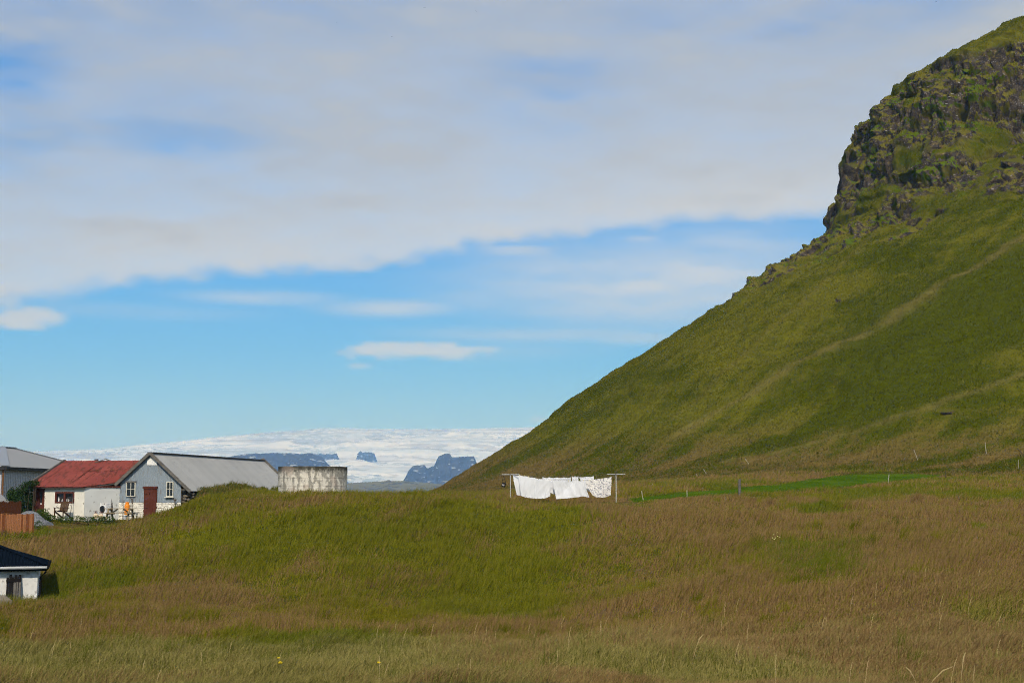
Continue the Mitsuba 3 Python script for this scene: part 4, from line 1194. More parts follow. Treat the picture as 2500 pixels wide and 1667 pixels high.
# garden chair
ch = thing('garden_chair', 'brown slatted wooden garden chair below the brown window', 'chair')
co = at(150, 1254, 101.0)
Cf = Frame((co[0], co[1], at(150, 1259.5, 101.2)[2]), math.radians(-12))
for i in range(5):
    x = -.26 + i * .13
    obj('back_slat', Cf.put(beam((x, .22, .30), (x + .01, .50, 1.02), .115, .02, (0, 1, 0))), 'm_chair', ch)
for i in range(5):
    obj('seat_slat', Cf.put(beam((-.32, -.35 + i * .12, .40 - .022 * i), (.32, -.35 + i * .12, .40 - .022 * i), .10, .02)), 'm_chair', ch)
for sx in (-1, 1):
    obj('arm', Cf.put(beam((sx * .38, -.42, .60), (sx * .36, .34, .56), .11, .025)), 'm_chair', ch)
    obj('leg', Cf.put(beam((sx * .33, -.36, -.15), (sx * .33, -.36, .59), .05, .09)), 'm_chair', ch)
    obj('rear_leg', Cf.put(beam((sx * .33, -.38, .36), (sx * .33, .75, -.12), .05, .10)), 'm_chair', ch)
obj('back_rail', Cf.put(beam((-.34, .36, .58), (.34, .36, .58), .03, .07)), 'm_chair', ch)
a, b = H.pix(178.5, 1214, -.03), H.pix(171, 1254, -.7)
obj('broom', H.put(tube([a, b + [0, 0, -.15]], .02, 6)), 'm_old_wood', label='long wooden pole leaning on the cream wall right of the brown window', cat='pole')

# washing machine
wm = thing('washing_machine', 'white front-loading washing machine standing against the greyish wall', 'washing machine')
wo = at(250.5, 1256, 101.4)
wbz = at(250, 1256.5, 101.4)[2]
M = Frame((wo[0], wo[1], wbz), math.radians(-34))
obj('body', M.box(-.30, .30, 0, .6, 0, .86), 'm_clean_white', wm)
obj('control_panel', M.box(-.295, .295, -.012, 0, .73, .855), 'm_clean_white', wm)
obj('display', M.box(.10, .25, -.018, -.011, .755, .82), 'm_black', wm)
dial = trimesh.creation.cylinder(.035, .03, sections=16)
dial.apply_transform(trimesh.transformations.rotation_matrix(math.pi / 2, (1, 0, 0)))
dial.apply_translation((-.01, -.02, .79))
obj('dial', M.put(dial), 'm_dark', wm)
obj('drawer_mark', M.box(-.25, -.08, -.016, -.011, .785, .80), 'm_gutter', wm)
dprof = np.array([[0, .02], [.16, .03], [.20, .06], [.25, .05], [.25, 0], [0, 0]])
dm = trimesh.creation.revolve(dprof, sections=28)
dm.apply_transform(trimesh.transformations.rotation_matrix(math.pi / 2, (1, 0, 0)))
dm.apply_translation((-.02, 0, .40))
wd = obj('door', M.put(dm), 'm_dark', wm, smooth=30, label='round dark porthole door')
gm = trimesh.creation.cylinder(.155, .012, sections=24)
gm.apply_transform(trimesh.transformations.rotation_matrix(math.pi / 2, (1, 0, 0)))
gm.apply_translation((-.02, -.04, .40))
obj('pane', M.put(gm), 'm_glass', wd)
for i in range(5):
    obj('side_groove', M.box(.298, .312, .08, .52, .36 + i * .09, .385 + i * .09), 'm_gutter', wm)

# two lidded jars by the machine
for px, py, r, lab in ((233.5, 1254.5, .16, 'cream jar with brown lid farthest left of the washing machine'), (246, 1256, .19, 'cream round jar with dark handle in front of the washing machine door')):
    j = thing('jar', lab, 'jar')
    p = at(px, py + 4, 100.4)
    mj = trimesh.creation.revolve(np.array([[0, -.2], [r * .7, -.2], [r, .0], [r * .9, .10], [r * .4, .16], [0, .16]]), sections=16)
    mj.apply_translation(p)
    obj('body', mj, 'm_cream', j, smooth=40)
    obj('handle', [tube([p + [-r * .55, 0, .14], p + [-r * .5, 0, .30], p + [r * .5, 0, .30], p + [r * .55, 0, .14]], .025, 6), box(p[0] - .03, p[0] + .03, p[1] - .03, p[1] + .03, p[2] + .13, p[2] + .30)], 'm_brown', j)
p = at(256.5, 1256.5, 100.2)
obj('white_bucket', trimesh.creation.cylinder(.14, .36, sections=16).apply_translation(p + [0, 0, -.02]), 'm_clean_white', label='white plastic bucket below the left end of the picnic table', cat='bucket')
gb_ = thing('umbrella', 'folded grey umbrella standing on end beside the washing machine', 'umbrella')
p = at(273.5, 1242, 101.6)
obj('canopy', tube([p + [0, 0, -.4], p + [0, 0, .05], p + [-.02, 0, .35], p + [-.04, 0, .62]], [.06, .075, .05, .012], 8), 'm_dim', gb_)
obj('tip', tube([p + [-.04, 0, .61], p + [-.045, 0, .72]], .012, 6), 'm_black', gb_)

# picnic table
pt = thing('picnic_table', 'weathered wooden picnic table with attached bench before the blue gable', 'picnic table')
po = at(294, 1265, 100.2)
Pz = at(294, 1266.5, 100.2)[2]
Pt = Frame((po[0], po[1], Pz), math.radians(-5))
for i in range(4):
    obj('top_board', Pt.box(-1.08 - .03 * (i % 2), 1.12, -.32 + i * .165, -.32 + i * .165 + .15, .70, .74), 'm_pine', pt)
for sy in (-1, 1):
    for i in range(2):
        y0 = sy * .68 + (i - 1) * .14
        obj('bench_board', Pt.box(-1.12, 1.10, y0, y0 + .13, .405, .445), 'm_pine', pt)
for x in (-.78, .72):
    for sy in (-1, 1):
        obj('leg', Pt.put(beam((x, sy * .72, -.12), (x, sy * .22, .70), .05, .12, (1, 0, 0))), 'm_pine', pt)
    obj('bearer', Pt.box(x + .03, x + .08, -.78, .78, .32, .40), 'm_pine', pt)
    obj('bearer', Pt.box(x + .03, x + .08, -.34, .34, .60, .70), 'm_pine', pt)
for x, q in ((-.75, -.2), (.70, .2)):
    obj('brace', Pt.put(beam((x, 0, .36), (q, 0, .70), .04, .09)), 'm_pine', pt)
cyl = thing('gas_cylinder', 'orange gas cylinder standing behind the picnic table', 'gas cylinder')
p = at(309.5, 1264, 102.2)
cz = at(309.5, 1252, 102.2)[2] - .12
mc = trimesh.creation.revolve(np.array([[0, 0], [.17, 0], [.185, .06], [.19, .1], [.19, .62], [.17, .71], [.10, .77], [0, .78]]), sections=24)
mc.apply_translation((p[0], p[1], cz))
obj('body', mc, 'm_orange', cyl, smooth=40)
mk = trimesh.creation.annulus(.10, .125, .14, sections=20)
mk.apply_translation((p[0], p[1], cz + .84))
obj('collar', mk, 'm_orange', cyl)
obj('valve', tube([(p[0], p[1], cz + .76), (p[0], p[1], cz + .90)], .035, 8), 'm_rust', cyl)
p = at(304.8, 1264.5, 99.7)
mb = trimesh.creation.revolve(np.array([[0, 0], [.105, 0], [.135, .25], [.145, .25], [.145, .262], [.128, .262], [.098, .012], [0, .012]]), sections=20)
mb.apply_translation((p[0], p[1], at(304.8, 1267.5, 99.7)[2]))
obj('metal_bucket', mb, 'm_galv', label='small galvanised bucket under the picnic table', cat='bucket', smooth=30)


# ------------------------------------------------------------------ bushes
def leaves(rng, c, rad, n, size, uvr=(0, 1)):
    d = rng.normal(size=(n, 3))
    d /= np.linalg.norm(d, axis=1, keepdims=True)
    lump = 0.72 + 0.75 * (meshkit.fbm(d * 2.1 + 30 + c[0], 3, 9) - .25)
    p = np.asarray(c) + d * (rng.uniform(.25, 1, n) ** .45 * lump)[:, None] * np.asarray(rad)
    q = rng.normal(size=(n, 3))
    q /= np.linalg.norm(q, axis=1, keepdims=True)
    u = np.cross(q, rng.normal(size=(n, 3)))
    u /= np.linalg.norm(u, axis=1, keepdims=True)
    sz = size * rng.uniform(.6, 1.3, n)[:, None]
    v = np.stack([p - q * sz, p + u * sz * .42, p + q * sz, p - u * sz * .42], 1).reshape(-1, 3)
    o_ = (np.arange(n) * 4)[:, None, None]
    f = (np.array([[0, 1, 2], [0, 2, 3]])[None] + o_).reshape(-1, 3)
    uv = np.stack([np.repeat(rng.uniform(*uvr, n), 4), np.zeros(4 * n)], -1)
    return trimesh.Trimesh(v, f, process=False), uv


def bush(name, label, cat, parts, mat, n, size, stems=5, seed=1, wild=0):
    rng = np.random.default_rng(seed)
    k = thing(name, label, cat)
    ms, us = [], []
    for c, rad in parts:
        m, u = leaves(rng, c, rad, int(n * rad[0] * rad[2]), size)
        ms.append(m)
        us.append(u)
    obj('foliage', trimesh.util.concatenate(ms), mat, k, uv=np.vstack(us))
    st = []
    for c, rad in parts:
        g = float(ground_z(c[0], c[1]))
        for i in range(stems):
            q = np.array(c) + rng.uniform(-.6, .6, 3) * rad
            st.append(tube([(c[0] + rng.uniform(-.1, .1), c[1], g - .1), ((c[0] + q[0]) / 2, q[1], (g + q[2]) / 2), q], [.03, .02, .01], 5))
        for i in range(wild):
            a = rng.uniform(-.6, 2.4)
            q = np.array(c) + np.array([math.cos(a) * rad[0] * .8, 0, abs(math.sin(a)) * rad[2] * .8])
            st.append(tube([q, q + [math.cos(a) * .25, 0, .32], q + [math.cos(a) * .55 - .1, 0, .42]], [.014, .01, .006], 4))
    obj('stems', st, 'm_twig', k)
    return k


bush('dark_bush', 'tall dark green bush against the left end of the red-roofed house', 'bush',
     [(at(62, 1222, 102.6), (.72, .7, 1.05)), (at(50, 1215, 102.8), (.75, .6, .85)), (at(36, 1216, 103), (.6, .6, .6)), (at(70, 1188, 102.3), (.62, .5, .42)), (at(82, 1180, 101.9), (.55, .35, .25)), (at(64, 1245, 102.6), (.62, .6, .7)), (at(27, 1209, 103.6), (.35, .4, .6))], 'm_leaf', 2600, .075, wild=4, seed=4)
bush('green_bush', 'bright green leafy bush in front of the brown house door', 'bush',
     [(at(101, 1254, 97.5), (.52, .5, .42)), (at(93, 1267, 97), (.5, .5, .5)), (at(108, 1266, 97), (.42, .5, .5)), (at(116, 1262, 97.6), (.4, .4, .35))], 'm_leaf_bright', 2600, .06, seed=6)
bush('weed_clump', 'dark weeds beside the end of the orange-brown plank fence', 'plants', [(at(93, 1283, 93), (.42, .4, .4)), (at(104, 1291, 92), (.4, .4, .28))], 'm_leaf_bright', 1800, .05, seed=8)
for i, px in enumerate((134, 160, 188, 215, 240, 262)):
    bush('nettle_clump', ('lush green nettles under the garden chair', 'lush green nettles right of the garden chair', 'lush green nettles at the foot of the leaning pole', 'lush green nettles below the corner of the cream and greyish walls', 'lush green nettles in front of the cream jars', 'lush green nettles in front of the washing machine')[i], 'plants',
         [(at(px, 1266 + (i % 2) * 2, 98.6), (.62, .5, .28))], 'm_leaf_bright', 2600, .05, stems=3, seed=20 + i)
for i, (px, Y, h, lab) in enumerate(((299.5, 102.8, 1.25, 'thin dark dead stalk left of the orange gas cylinder'), (321.5, 102.9, 1.3, 'bare twiggy shrub between the orange gas cylinder and the brown shed door'), (426, 103.4, .95, 'bare dry stalk at the right end of the white plinth'))):
    p = at(px, 1262 - (14 if i == 2 else 0), Y)
    k = thing('dry_stalk', lab, 'plant')
    rg = np.random.default_rng(40 + i)
    q = [tube([p + [0, 0, -.2], p + [.02, 0, h * .5], p + [.0, 0, h]], [.03, .028, .012], 5)]
    for j in range(3 if i == 0 else 12):
        z = rg.uniform(.3, .95) * h
        d = rg.uniform(-.25, .25)
        q.append(tube([p + [.01, 0, z], p + [d, rg.uniform(-.1, .1), z + .22 * h]], [.018, .007], 4))
    obj('stem', q, 'm_twig', k)
bush('dock_plant', 'small pale-flowered green plant on the turf bank beside the shed roof', 'plant', [(at(493, 1196, 106), (.35, .3, .3))], 'm_leaf_bright', 2600, .07, seed=31)

# ------------------------------------------------------------------ washing line
line = thing('clothes_line', 'metal clothes line of two T-shaped posts in the field by the hill', 'clothes line')
pl0, pl1 = at(1246, 1158, 105), at(1504, 1157, 105)
bdir = np.array([.62, -.60, 0])
for q, b0 in ((pl0, 1213), (pl1, 1223)):
    g = float(ground_z(q[0], q[1]))
    obj('post', tube([(q[0], q[1], min(g, at(1300, b0, 105)[2]) - .3), q + [0, 0, -.03]], .030, 8), 'm_pole', line)
    obj('crossbar', tube([q - bdir, q + bdir], .032, 8), 'm_pole', line)
    obj('bracket', tube([q + [0, 0, -.05], q + [0, 0, .05]], .06, 8), 'm_dim', line)


def cable(f, sag, n=40):
    a, b = pl0 + bdir * f, pl1 + bdir * f
    t_ = np.linspace(0, 1, n)
    return a[None] * (1 - t_[:, None]) + b[None] * t_[:, None] - np.array([0, 0, 1])[None] * (sag * 4 * t_ * (1 - t_))[:, None]


CABLES = [(.95, .46), (.33, .34), (-.33, .22), (-.95, .16)]
for f, sg in CABLES:
    obj('line', tube(cable(f, sg), .006, 4), 'm_dim', line)


def cable_at(ci, x):
    c_ = cable(*CABLES[ci], 200)
    return np.array([x, np.interp(x, c_[:, 0], c_[:, 1]), np.interp(x, c_[:, 0], c_[:, 2])])


def sheet_cloth(ci, pxs, top_off, bottoms, Y, seed, bsdf, label, nx=70, nz_=40, pitch=.62):
    """A cloth pegged to a line from the first to the last of pxs; bottoms: (px, py) of its lower edge; folds, and a slant in the wind."""
    rng = np.random.default_rng(seed)
    xa, xb = at(pxs[0], 1165, Y)[0], at(pxs[1], 1165, Y)[0]
    u, v = np.meshgrid(np.linspace(0, 1, nx), np.linspace(0, 1, nz_))
    topx = xa + (xb - xa) * u
    c_ = cable(*CABLES[ci], 300)
    ty, tz_ = np.interp(topx, c_[:, 0], c_[:, 1]), np.interp(topx, c_[:, 0], c_[:, 2])
    droop = .045 * np.abs(np.sin(u * math.pi * max(2, round((xb - xa) / .55))))
    tz_ = tz_ - droop + top_off
    bl_ = np.array([at(px, py, Y) for px, py in bottoms])
    ub = np.linspace(0, 1, len(bl_))
    bx, bz = np.interp(u, ub, bl_[:, 0]), np.interp(u, ub, bl_[:, 2])
    bend = v ** 1.25
    X = topx * (1 - bend) + bx * bend
    Zc = tz_ * (1 - v) + bz * v
    ph = rng.uniform(0, 6, 4)
    fold = .045 * np.sin(u * (xb - xa) / pitch * 2 * math.pi + ph[0] + 1.5 * v) * (.25 + .75 * v) + .03 * np.sin(u * 5 + v * 4 + ph[1]) + .02 * np.sin(u * (xb - xa) / .13 * 2 * math.pi + ph[2] - 2 * v) * (1 - v) ** 1.5
    fold += .11 * (meshkit.fbm(np.stack([u * 5 + v * 2 + seed, v * 1.3, 0 * u], -1) + 9, 3, seed) - .5) - .10 * v * (1 - u)
    return obj('sheet', grid_mesh(np.stack([X, ty + fold, Zc], -1)), bsdf, smooth=True, label=label, cat='sheet', group='washing on the line', uv=np.stack([u.ravel() * (xb - xa), v.ravel() * 1.7], -1))


def floral(p, n, uv):
    a = voronoi(uv.x * 6.5, uv.y * 6.5)
    b = voronoi(uv.x * 4 + 7, uv.y * 4 + 3)
    f = fbm(uv.x * 14, uv.y * 14, 0.0, 3)
    c = mix((.80, .80, .80), (.74, .72, .70), f)
    c = mix(c, mix((.12, .13, .20), (.30, .30, .36), f), smoothstep(.40, .26, a[0] + .3 * (f - .5)) * smoothstep(.34, .42, a[2]) * .9)
    c = mix(c, mi.Color3f(.62, .58, .42), smoothstep(.12, .06, b[0]) * .7)
    return mix(c, mi.Color3f(.42, .42, .50), smoothstep(.55, .62, f) * smoothstep(.45, .38, b[0]) * smoothstep(.28, .34, b[0]) * .8)


scene['m_sheet'] = {'type': 'twosided', 'bsdf': {'type': 'diffuse', 'reflectance': {'type': 'rgb', 'value': [.71, .735, .79]}}}
scene['m_floral'] = diffuse(floral)
scene['m_pine'] = diffuse((.27, .22, .14))
scene['m_cool_white'] = diffuse(lambda p, n, uv: mix((.66, .665, .655), (.77, .775, .77), fbm(p.x * 2.5, p.y * 2.5, p.z * .9, 4)) * (1 - .45 * smoothstep(.62, .74, fbm(p.x * 6, p.y * 6, p.z * 6, 3))))
scene['m_fence_dark'] = diffuse((.060, .024, .012))
sheet_cloth(0, (1266, 1344), .0, ((1272, 1210), (1285, 1214), (1310, 1217), (1330, 1216), (1343, 1211)), 104.4, 2, 'm_sheet', 'large plain white sheet, front left on the clothes line')
sheet_cloth(1, (1252, 1300), .0, ((1262, 1208), (1275, 1210), (1300, 1212)), 104.8, 3, 'm_sheet', 'white sheet edge hanging behind the large front left sheet', nx=40)
sheet_cloth(0, (1350, 1426), .0, ((1358, 1217.5), (1385, 1216), (1410, 1213), (1424, 1211), (1439, 1214)), 104.4, 5, 'm_sheet', 'plain white sheet in the middle of the clothes line, lower right corner blown out')
sheet_cloth(0, (1427, 1493), .03, ((1446, 1208), (1455, 1213), (1473, 1214.5), (1482, 1212), (1491, 1209)), 104.4, 7, 'm_floral', 'white sheet with grey flower print at the right end of the clothes line', pitch=.22)
sheet_cloth(2, (1324, 1394), .0, ((1326, 1195), (1352, 1206), (1372, 1200), (1394, 1196)), 105.2, 9, 'm_sheet', 'white sheet on the rear line behind the two plain front sheets')
sheet_cloth(3, (1396, 1412), .0, ((1398, 1196), (1413, 1198)), 105.5, 11, 'm_sheet', 'narrow white cloth on the rear line right of the rear sheet', nx=24)
sheet_cloth(2, (1414, 1450), .0, ((1436, 1198), (1445, 1202), (1452, 1204)), 105.2, 13, 'm_sheet', 'white sheet on the rear line behind the flowered sheet', nx=40)
for px, lab in ((1268, 'at the tall left corner of the large front left sheet'), (1280, 'near the left end of the large front left sheet'), (1291, 'on the middle of the large front left sheet'), (1343, 'at the right corner of the large front left sheet'), (1352, 'at the left corner of the middle plain sheet'), (1388, 'on the middle of the plain middle sheet'), (1425, 'at the right corner of the plain middle sheet'), (1440, 'near the left end of the flowered sheet'), (1470, 'on the middle of the flowered sheet'), (1492, 'at the right corner of the flowered sheet')):
    q = cable_at(0, at(px, 1165, 104.4)[0])
    obj('clothes_peg', box(q[0] - .014, q[0] + .014, q[1] - .03, q[1] + .03, q[2] - .06, q[2] + .045), 'm_peg', label='small pale clothes peg ' + lab, cat='clothes peg', group='clothes pegs on the front line')
bag = thing('black_bag', 'black cloth bag with white print hanging by its strap from the left crossbar', 'bag')
bt = pl0 - bdir * .97
Bg = Frame(tuple(at(1229.5, 1183, bt[1])), math.radians(-10))
bm = trimesh.creation.box((.30, .07, .32))
bm = bm.subdivide().subdivide()
vv = bm.vertices.copy()
vv[:, 1] *= 1 - .6 * np.clip(np.abs(vv[:, 2]) / .16, 0, 1) ** 3
bm.vertices = vv
bm.apply_transform(trimesh.transformations.rotation_matrix(math.radians(20), (0, 1, 0)))
obj('pouch', Bg.put(bm), 'm_black', bag, smooth=30)
rot = trimesh.transformations.rotation_matrix(math.radians(20), (0, 1, 0))
prt = []
for x, z, w, h in ((-.06, .02, .05, .02), (-.02, -.05, .06, .03), (.04, .0, .03, .07), (.0, .05, .025, .03), (.05, -.06, .04, .02), (-.07, -.03, .02, .05)):
    prt.append(box(x - w / 2, x + w / 2, -.042, -.0352, z - h / 2, z + h / 2))
prt = trimesh.util.concatenate(prt)
prt.apply_transform(rot)
obj('print', Bg.put(prt), 'm_clean_white', bag, label='small irregular white print')
tl, tr = (rot @ np.array([-.13, 0, .15, 1]))[:3], (rot @ np.array([.13, 0, .15, 1]))[:3]
loc = (Bg.inv @ np.append(bt, 1))[:3]
for q, off in ((tl, -.06), (tr, .04)):
    obj('strap', Bg.put(beam(q, loc + [off, 0, .03], .012, .035)), 'm_black', bag)

# ------------------------------------------------------------------ mown strip and the fence posts in the field
up_ = ((1549, 1217), (1675, 1204), (1805, 1195), (1914, 1184), (2000, 1170), (2087, 1157), (2239, 1150), (2382, 1147))
lo_ = ((1560, 1228), (1675, 1216), (1805, 1209), (1914, 1199), (2044, 1191), (2174, 1176), (2304, 1160), (2382, 1150))
U, Lw = np.array([hit(*q)[:2] for q in up_]), np.array([hit(*q)[:2] for q in lo_])
tt = np.linspace(0, 7, 260)
UU = np.stack([np.interp(tt, range(8), U[:, k]) for k in (0, 1)], -1)
LL = np.stack([np.interp(tt, range(8), Lw[:, k]) for k in (0, 1)], -1)
vv = np.linspace(0, 1, 26)[:, None, None]
ST = LL[None] * (1 - vv) + UU[None] * vv
ST[0] += (meshkit.fbm(np.stack([tt * 3 + 5, 0 * tt, 0 * tt], -1), 3, 2) - .5)[:, None] * 4.0
ST[-1] += (meshkit.fbm(np.stack([tt * 3 + 5, 0 * tt + 9, 0 * tt], -1), 3, 2) - .5)[:, None] * 2.0
SZ = surf(ST[..., 0], ST[..., 1]) + .10 - .16 * (np.abs(vv[..., 0] * 2 - 1) ** 6)
LAWN_TREE = cKDTree(ST.reshape(-1, 2))
obj('mown_strip', grid_mesh(np.dstack([ST, SZ])), 'm_lawn', smooth=True, uv=np.full((SZ.size, 2), .4), kind='structure')


def stake(name, px0, py0, px1, py1, r, bsdf, label, group=None, cat='fence post', sides=6):
    b = hit(px0, py0)
    g = float(surf(b[0], b[1]))
    tp = at(px1, py1, b[1]) + [0, 0, g - b[2]]
    bb = np.array([b[0], b[1], g])
    d = tp - bb
    return obj(name, tube([bb - d * .25, tp], r, sides), bsdf, label=label, cat=cat, group=group)


tp_ = thing('gate_post', 'thick weathered post wrapped with wire at the lower edge of the mown strip', 'fence post')
b = hit(1806, 1222)
g = float(surf(b[0], b[1]))
hgt = 46 / F * b[1]
obj('trunk', tube([(b[0], b[1], g - .3), (b[0], b[1], g + hgt * .6), (b[0] + .02, b[1], g + hgt)], [.115, .105, .10], 10), 'm_old_wood', tp_)
for z in (.62, .68, .86, .25):
    obj('wire', tube([(b[0] + .118 * math.cos(a), b[1] + .118 * math.sin(a), g + hgt * z + .01 * math.sin(3 * a)) for a in np.linspace(0, 6.3, 14)], .012, 4), 'm_dim', tp_)
for x0, y0, x1, y1, r, mt, lab in (
        (1571, 1225, 1566, 1199, .030, 'm_post', 'pale leaning stake at the left end of the mown strip'),
        (1677.5, 1218, 1677, 1195, .026, 'm_post', 'thin pale stake between the leaning stake and the thick wired post'),
        (2167.5, 1185, 2170.5, 1159, .034, 'm_post', 'grey stake in front of the widest part of the mown strip'),
        (2309.5, 1173, 2309, 1147, .030, 'm_dark', 'dark thin upright stake at the right end of the mown strip'),
        (2486, 1152, 2486, 1123, .034, 'm_post', 'pale stake at the right edge of the picture beyond the mown strip'),
        (2009, 1200, 2012, 1183, .022, 'm_twig', 'dark crooked stake, left of a crossed pair at the mown strip'),
        (2013, 1198, 2010, 1186, .020, 'm_twig', 'dark crooked stake, right of a crossed pair at the mown strip'),
        (2240, 1121, 2231, 1097, .040, 'm_post', 'pale tilted stake on the lower hill slope above the mown strip'),
        (2408, 1108, 2405, 1080, .040, 'm_post', 'pale upright stake on the lower hill slope near the right edge'),
        (1831, 1137, 1820, 1121, .036, 'm_post', 'pale stake tilted far left at the foot of the hill above the thick post'),
        (1727, 1160, 1717, 1144, .040, 'm_post', 'pale tilted stake at the hill foot, higher of two close stakes'),
        (1706, 1165, 1699, 1156, .040, 'm_post', 'pale tilted stake at the hill foot, lower of two close stakes'),
        (1658, 1172, 1653, 1167, .045, 'm_post', 'short stake tip in the grass at the hill foot left of two close stakes'),
        (1595, 1188, 1592, 1180, .040, 'm_post', 'short stake in the grass at the hill foot above the leaning stake'),
        (1514, 1207, 1509, 1197, .040, 'm_straw', 'short tilted straw-coloured stake right of the clothes line post'),
        (1501.5, 1206, 1501, 1198, .035, 'm_post', 'short stake just left of the right clothes line post')):
    stake('fence_post', x0, y0, x1, y1, r, mt, lab)
stake('dead_branch', 2498, 1112, 2486, 1097, .05, 'm_twig', 'dark dead branch leaning at the right edge of the lower hill slope', cat='branch')
stake('dry_weed', 1532.5, 1223, 1533, 1206, .03, 'm_twig', 'dark upright dry weed between the clothes line and the leaning stake', cat='plant')
rg = np.random.default_rng(77)
b = hit(2313, 1010)
m = blob(rg, .75, 22, (1.3, .9, .7))
m.apply_translation(b + [0, -.1, .25])
obj('boulder', m, 'm_boulder', label='lone dark boulder on the grass slope under the lower tan path', cat='boulder')
b = hit(2047, 738)
m = blob(rg, .8, 20, (.8, .8, 1.2))
m.apply_translation(b + [0, 0, .3])
obj('boulder', m, 'm_boulder', label='small dark boulder alone in the dry grass below the crag', cat='boulder')
b = hit(1240, 1128)
m = blob(rg, .6, 20, (.9, .9, 1))
m.apply_translation(b + [0, 0, .2])
obj('boulder', m, 'm_boulder', label='small dark boulder low on the slope above the black bag', cat='boulder')


# ------------------------------------------------------------------ birds
def bird(name, c, yaw, roll, span, bsdf, label, flying=True):
    k = thing(name, label, 'bird', None)
    Fm = Frame(tuple(c), yaw)
    L = span * .42
    body = trimesh.creation.icosphere(2, 1.0)
    body.vertices = body.vertices * [L * .5, L * .13, L * .14]
    head = trimesh.creation.icosphere(1, L * .11)
    head.apply_translation((L * .5, 0, L * (.06 if flying else .18)))
    beak = trimesh.creation.cone(L * .035, L * .14, sections=6)
    beak.apply_transform(trimesh.transformations.rotation_matrix(math.pi / 2, (0, 1, 0)))
    beak.apply_translation((L * .58, 0, L * (.05 if flying else .17)))
    tail = polyroof([(-L * .4, -L * .05, 0), (-L * .75, -L * .13, .0), (-L * .75, L * .13, 0), (-L * .4, L * .05, 0)], L * .02)
    if not flying:
        body.apply_transform(trimesh.transformations.rotation_matrix(-.35, (0, 1, 0)))
    obj('body', Fm.put([body, head, beak, tail]), bsdf, k)
    for sy in (-1, 1):
        if flying:
            w = polyroof([(L * .22, sy * L * .08, 0), (L * .30, sy * span * .26, span * (.10 + sy * roll)), (-L * .05, sy * span * .5, span * (.06 + 2 * sy * roll)), (-L * .12, sy * span * .25, span * (.09 + sy * roll)), (-L * .15, sy * L * .08, 0)], L * .03)
        else:
            w = polyroof([(L * .25, sy * L * .12, L * .08), (0, sy * L * .15, L * .1), (-L * .55, sy * L * .05, L * -.05), (-L * .1, sy * L * .14, -.02 * L)], L * .03)
        obj('wing', Fm.put(w), bsdf if flying else 'm_gutter', k)


for px, py, Y, yaw, roll, lab in ((823, 57, 230, .3, .03, 'dark bird flying high, farthest left of the birds in the sky'), (957, 91, 235, .1, .0, 'dark bird flying, lowest of the birds in the sky'), (1036, 19, 220, .8, .08, 'dark bird gliding near the top edge left of the steeply banking bird'), (1163, 28, 210, 1.2, .22, 'dark bird banking steeply near the top of the sky'), (2285, 5, 260, .4, -.1, 'dark bird at the top edge above the hill')):
    bird('flying_bird', at(px, py, Y), yaw, roll, .42, 'm_bird_dark', lab)
for px, py, lab in ((2341, 204, 'white bird perched highest on the crag'), (2325, 232, 'white bird perched on the crag, second from the top'), (2318, 239, 'white bird perched just below another on the crag'), (2311, 256, 'white bird on the ledge left of a dark hollow in the crag'), (2336, 285, 'white bird on the ledge under the dark hollow of the crag'), (2164, 322, 'white bird perched near the left skyline of the crag')):
    d = ray(px, py)
    loc_, _, ti = hmesh.ray.intersects_location([[0, 0, E]], [d], multiple_hits=False)
    q = loc_[0] if len(loc_) else hit(px, py)
    bird('perched_bird', q + np.array([-.1, -.35, .1]), math.pi * .95, 0, .95, 'm_bird', lab, False)

# ------------------------------------------------------------------ far country: foothills, rock ridges, ice cap


def skyline(pts, r):
    a = [math.radians(azel(*q)[0]) for q in pts]
    e = [r * math.tan(math.radians(azel(*q)[1])) for q in pts]
    return np.array(a), np.array(e)


def ridge(name, pts, r, half, bsdf, label, rough_, seed, base=-30, na=220, nr=70, power=1.0):
    a, e = skyline(pts, r)
    aa = np.linspace(a[0], a[-1], na)
    ee = np.interp(aa, a, e)
    v = np.linspace(-1, 1, nr)
    AA, V = np.meshgrid(aa, v)
    RR = r + V * half
    X, Y = RR * np.sin(AA), RR * np.cos(AA)
    fall = (1 - np.abs(V) ** power)
    q = np.stack([X / half * 3.0, Y / half * 1.2, 0 * X], -1) + 60
    gul = 1 - np.abs(meshkit.fbm(np.stack([AA * r / half * 5.5, V * 0.9, 0 * X], -1) + 30, 4, seed) - .5) * 2
    d = (meshkit.fbm(q * 2.5, 5, seed + 1) - .5) * rough_ + (gul - .72) * rough_ * 1.3 * np.clip(np.abs(V) * 6, 0, 1)
    Zr = E + base + (np.interp(AA, a, e) - base) * fall + d * np.clip(1.1 - np.abs(V), 0, 1) * (.35 + .65 * np.clip(np.abs(V) * 5, 0, 1))
    m = grid_mesh(np.stack([X, Y, Zr], -1))
    if m.face_normals[:, 2].mean() < 0:
        m.faces = m.faces[:, ::-1]
    return obj(name, m, bsdf, smooth=True, kind='structure')


def far_rock(p, n, uv):
    f = fbm(p.x * .012, p.y * .012, p.z * .03, 4)
    g = fbm(p.x * .035, p.y * .02, p.z * .09, 4)
    c = mix((.022, .024, .030), (.085, .082, .085), f)
    return mix(c, mi.Color3f(.55, .60, .66), smoothstep(.64, .71, g) * smoothstep(.45, .6, n.z) * .5)


def far_grass(p, n, uv):
    f, g = fbm(p.x * .010, p.y * .004, p.z * .06, 4), fbm(p.x * .04, p.y * .02, p.z * .1, 3)
    return mix(mix((.125, .13, .055), (.19, .17, .085), f), mi.Color3f(.06, .06, .04), smoothstep(.55, .68, g) * .7)


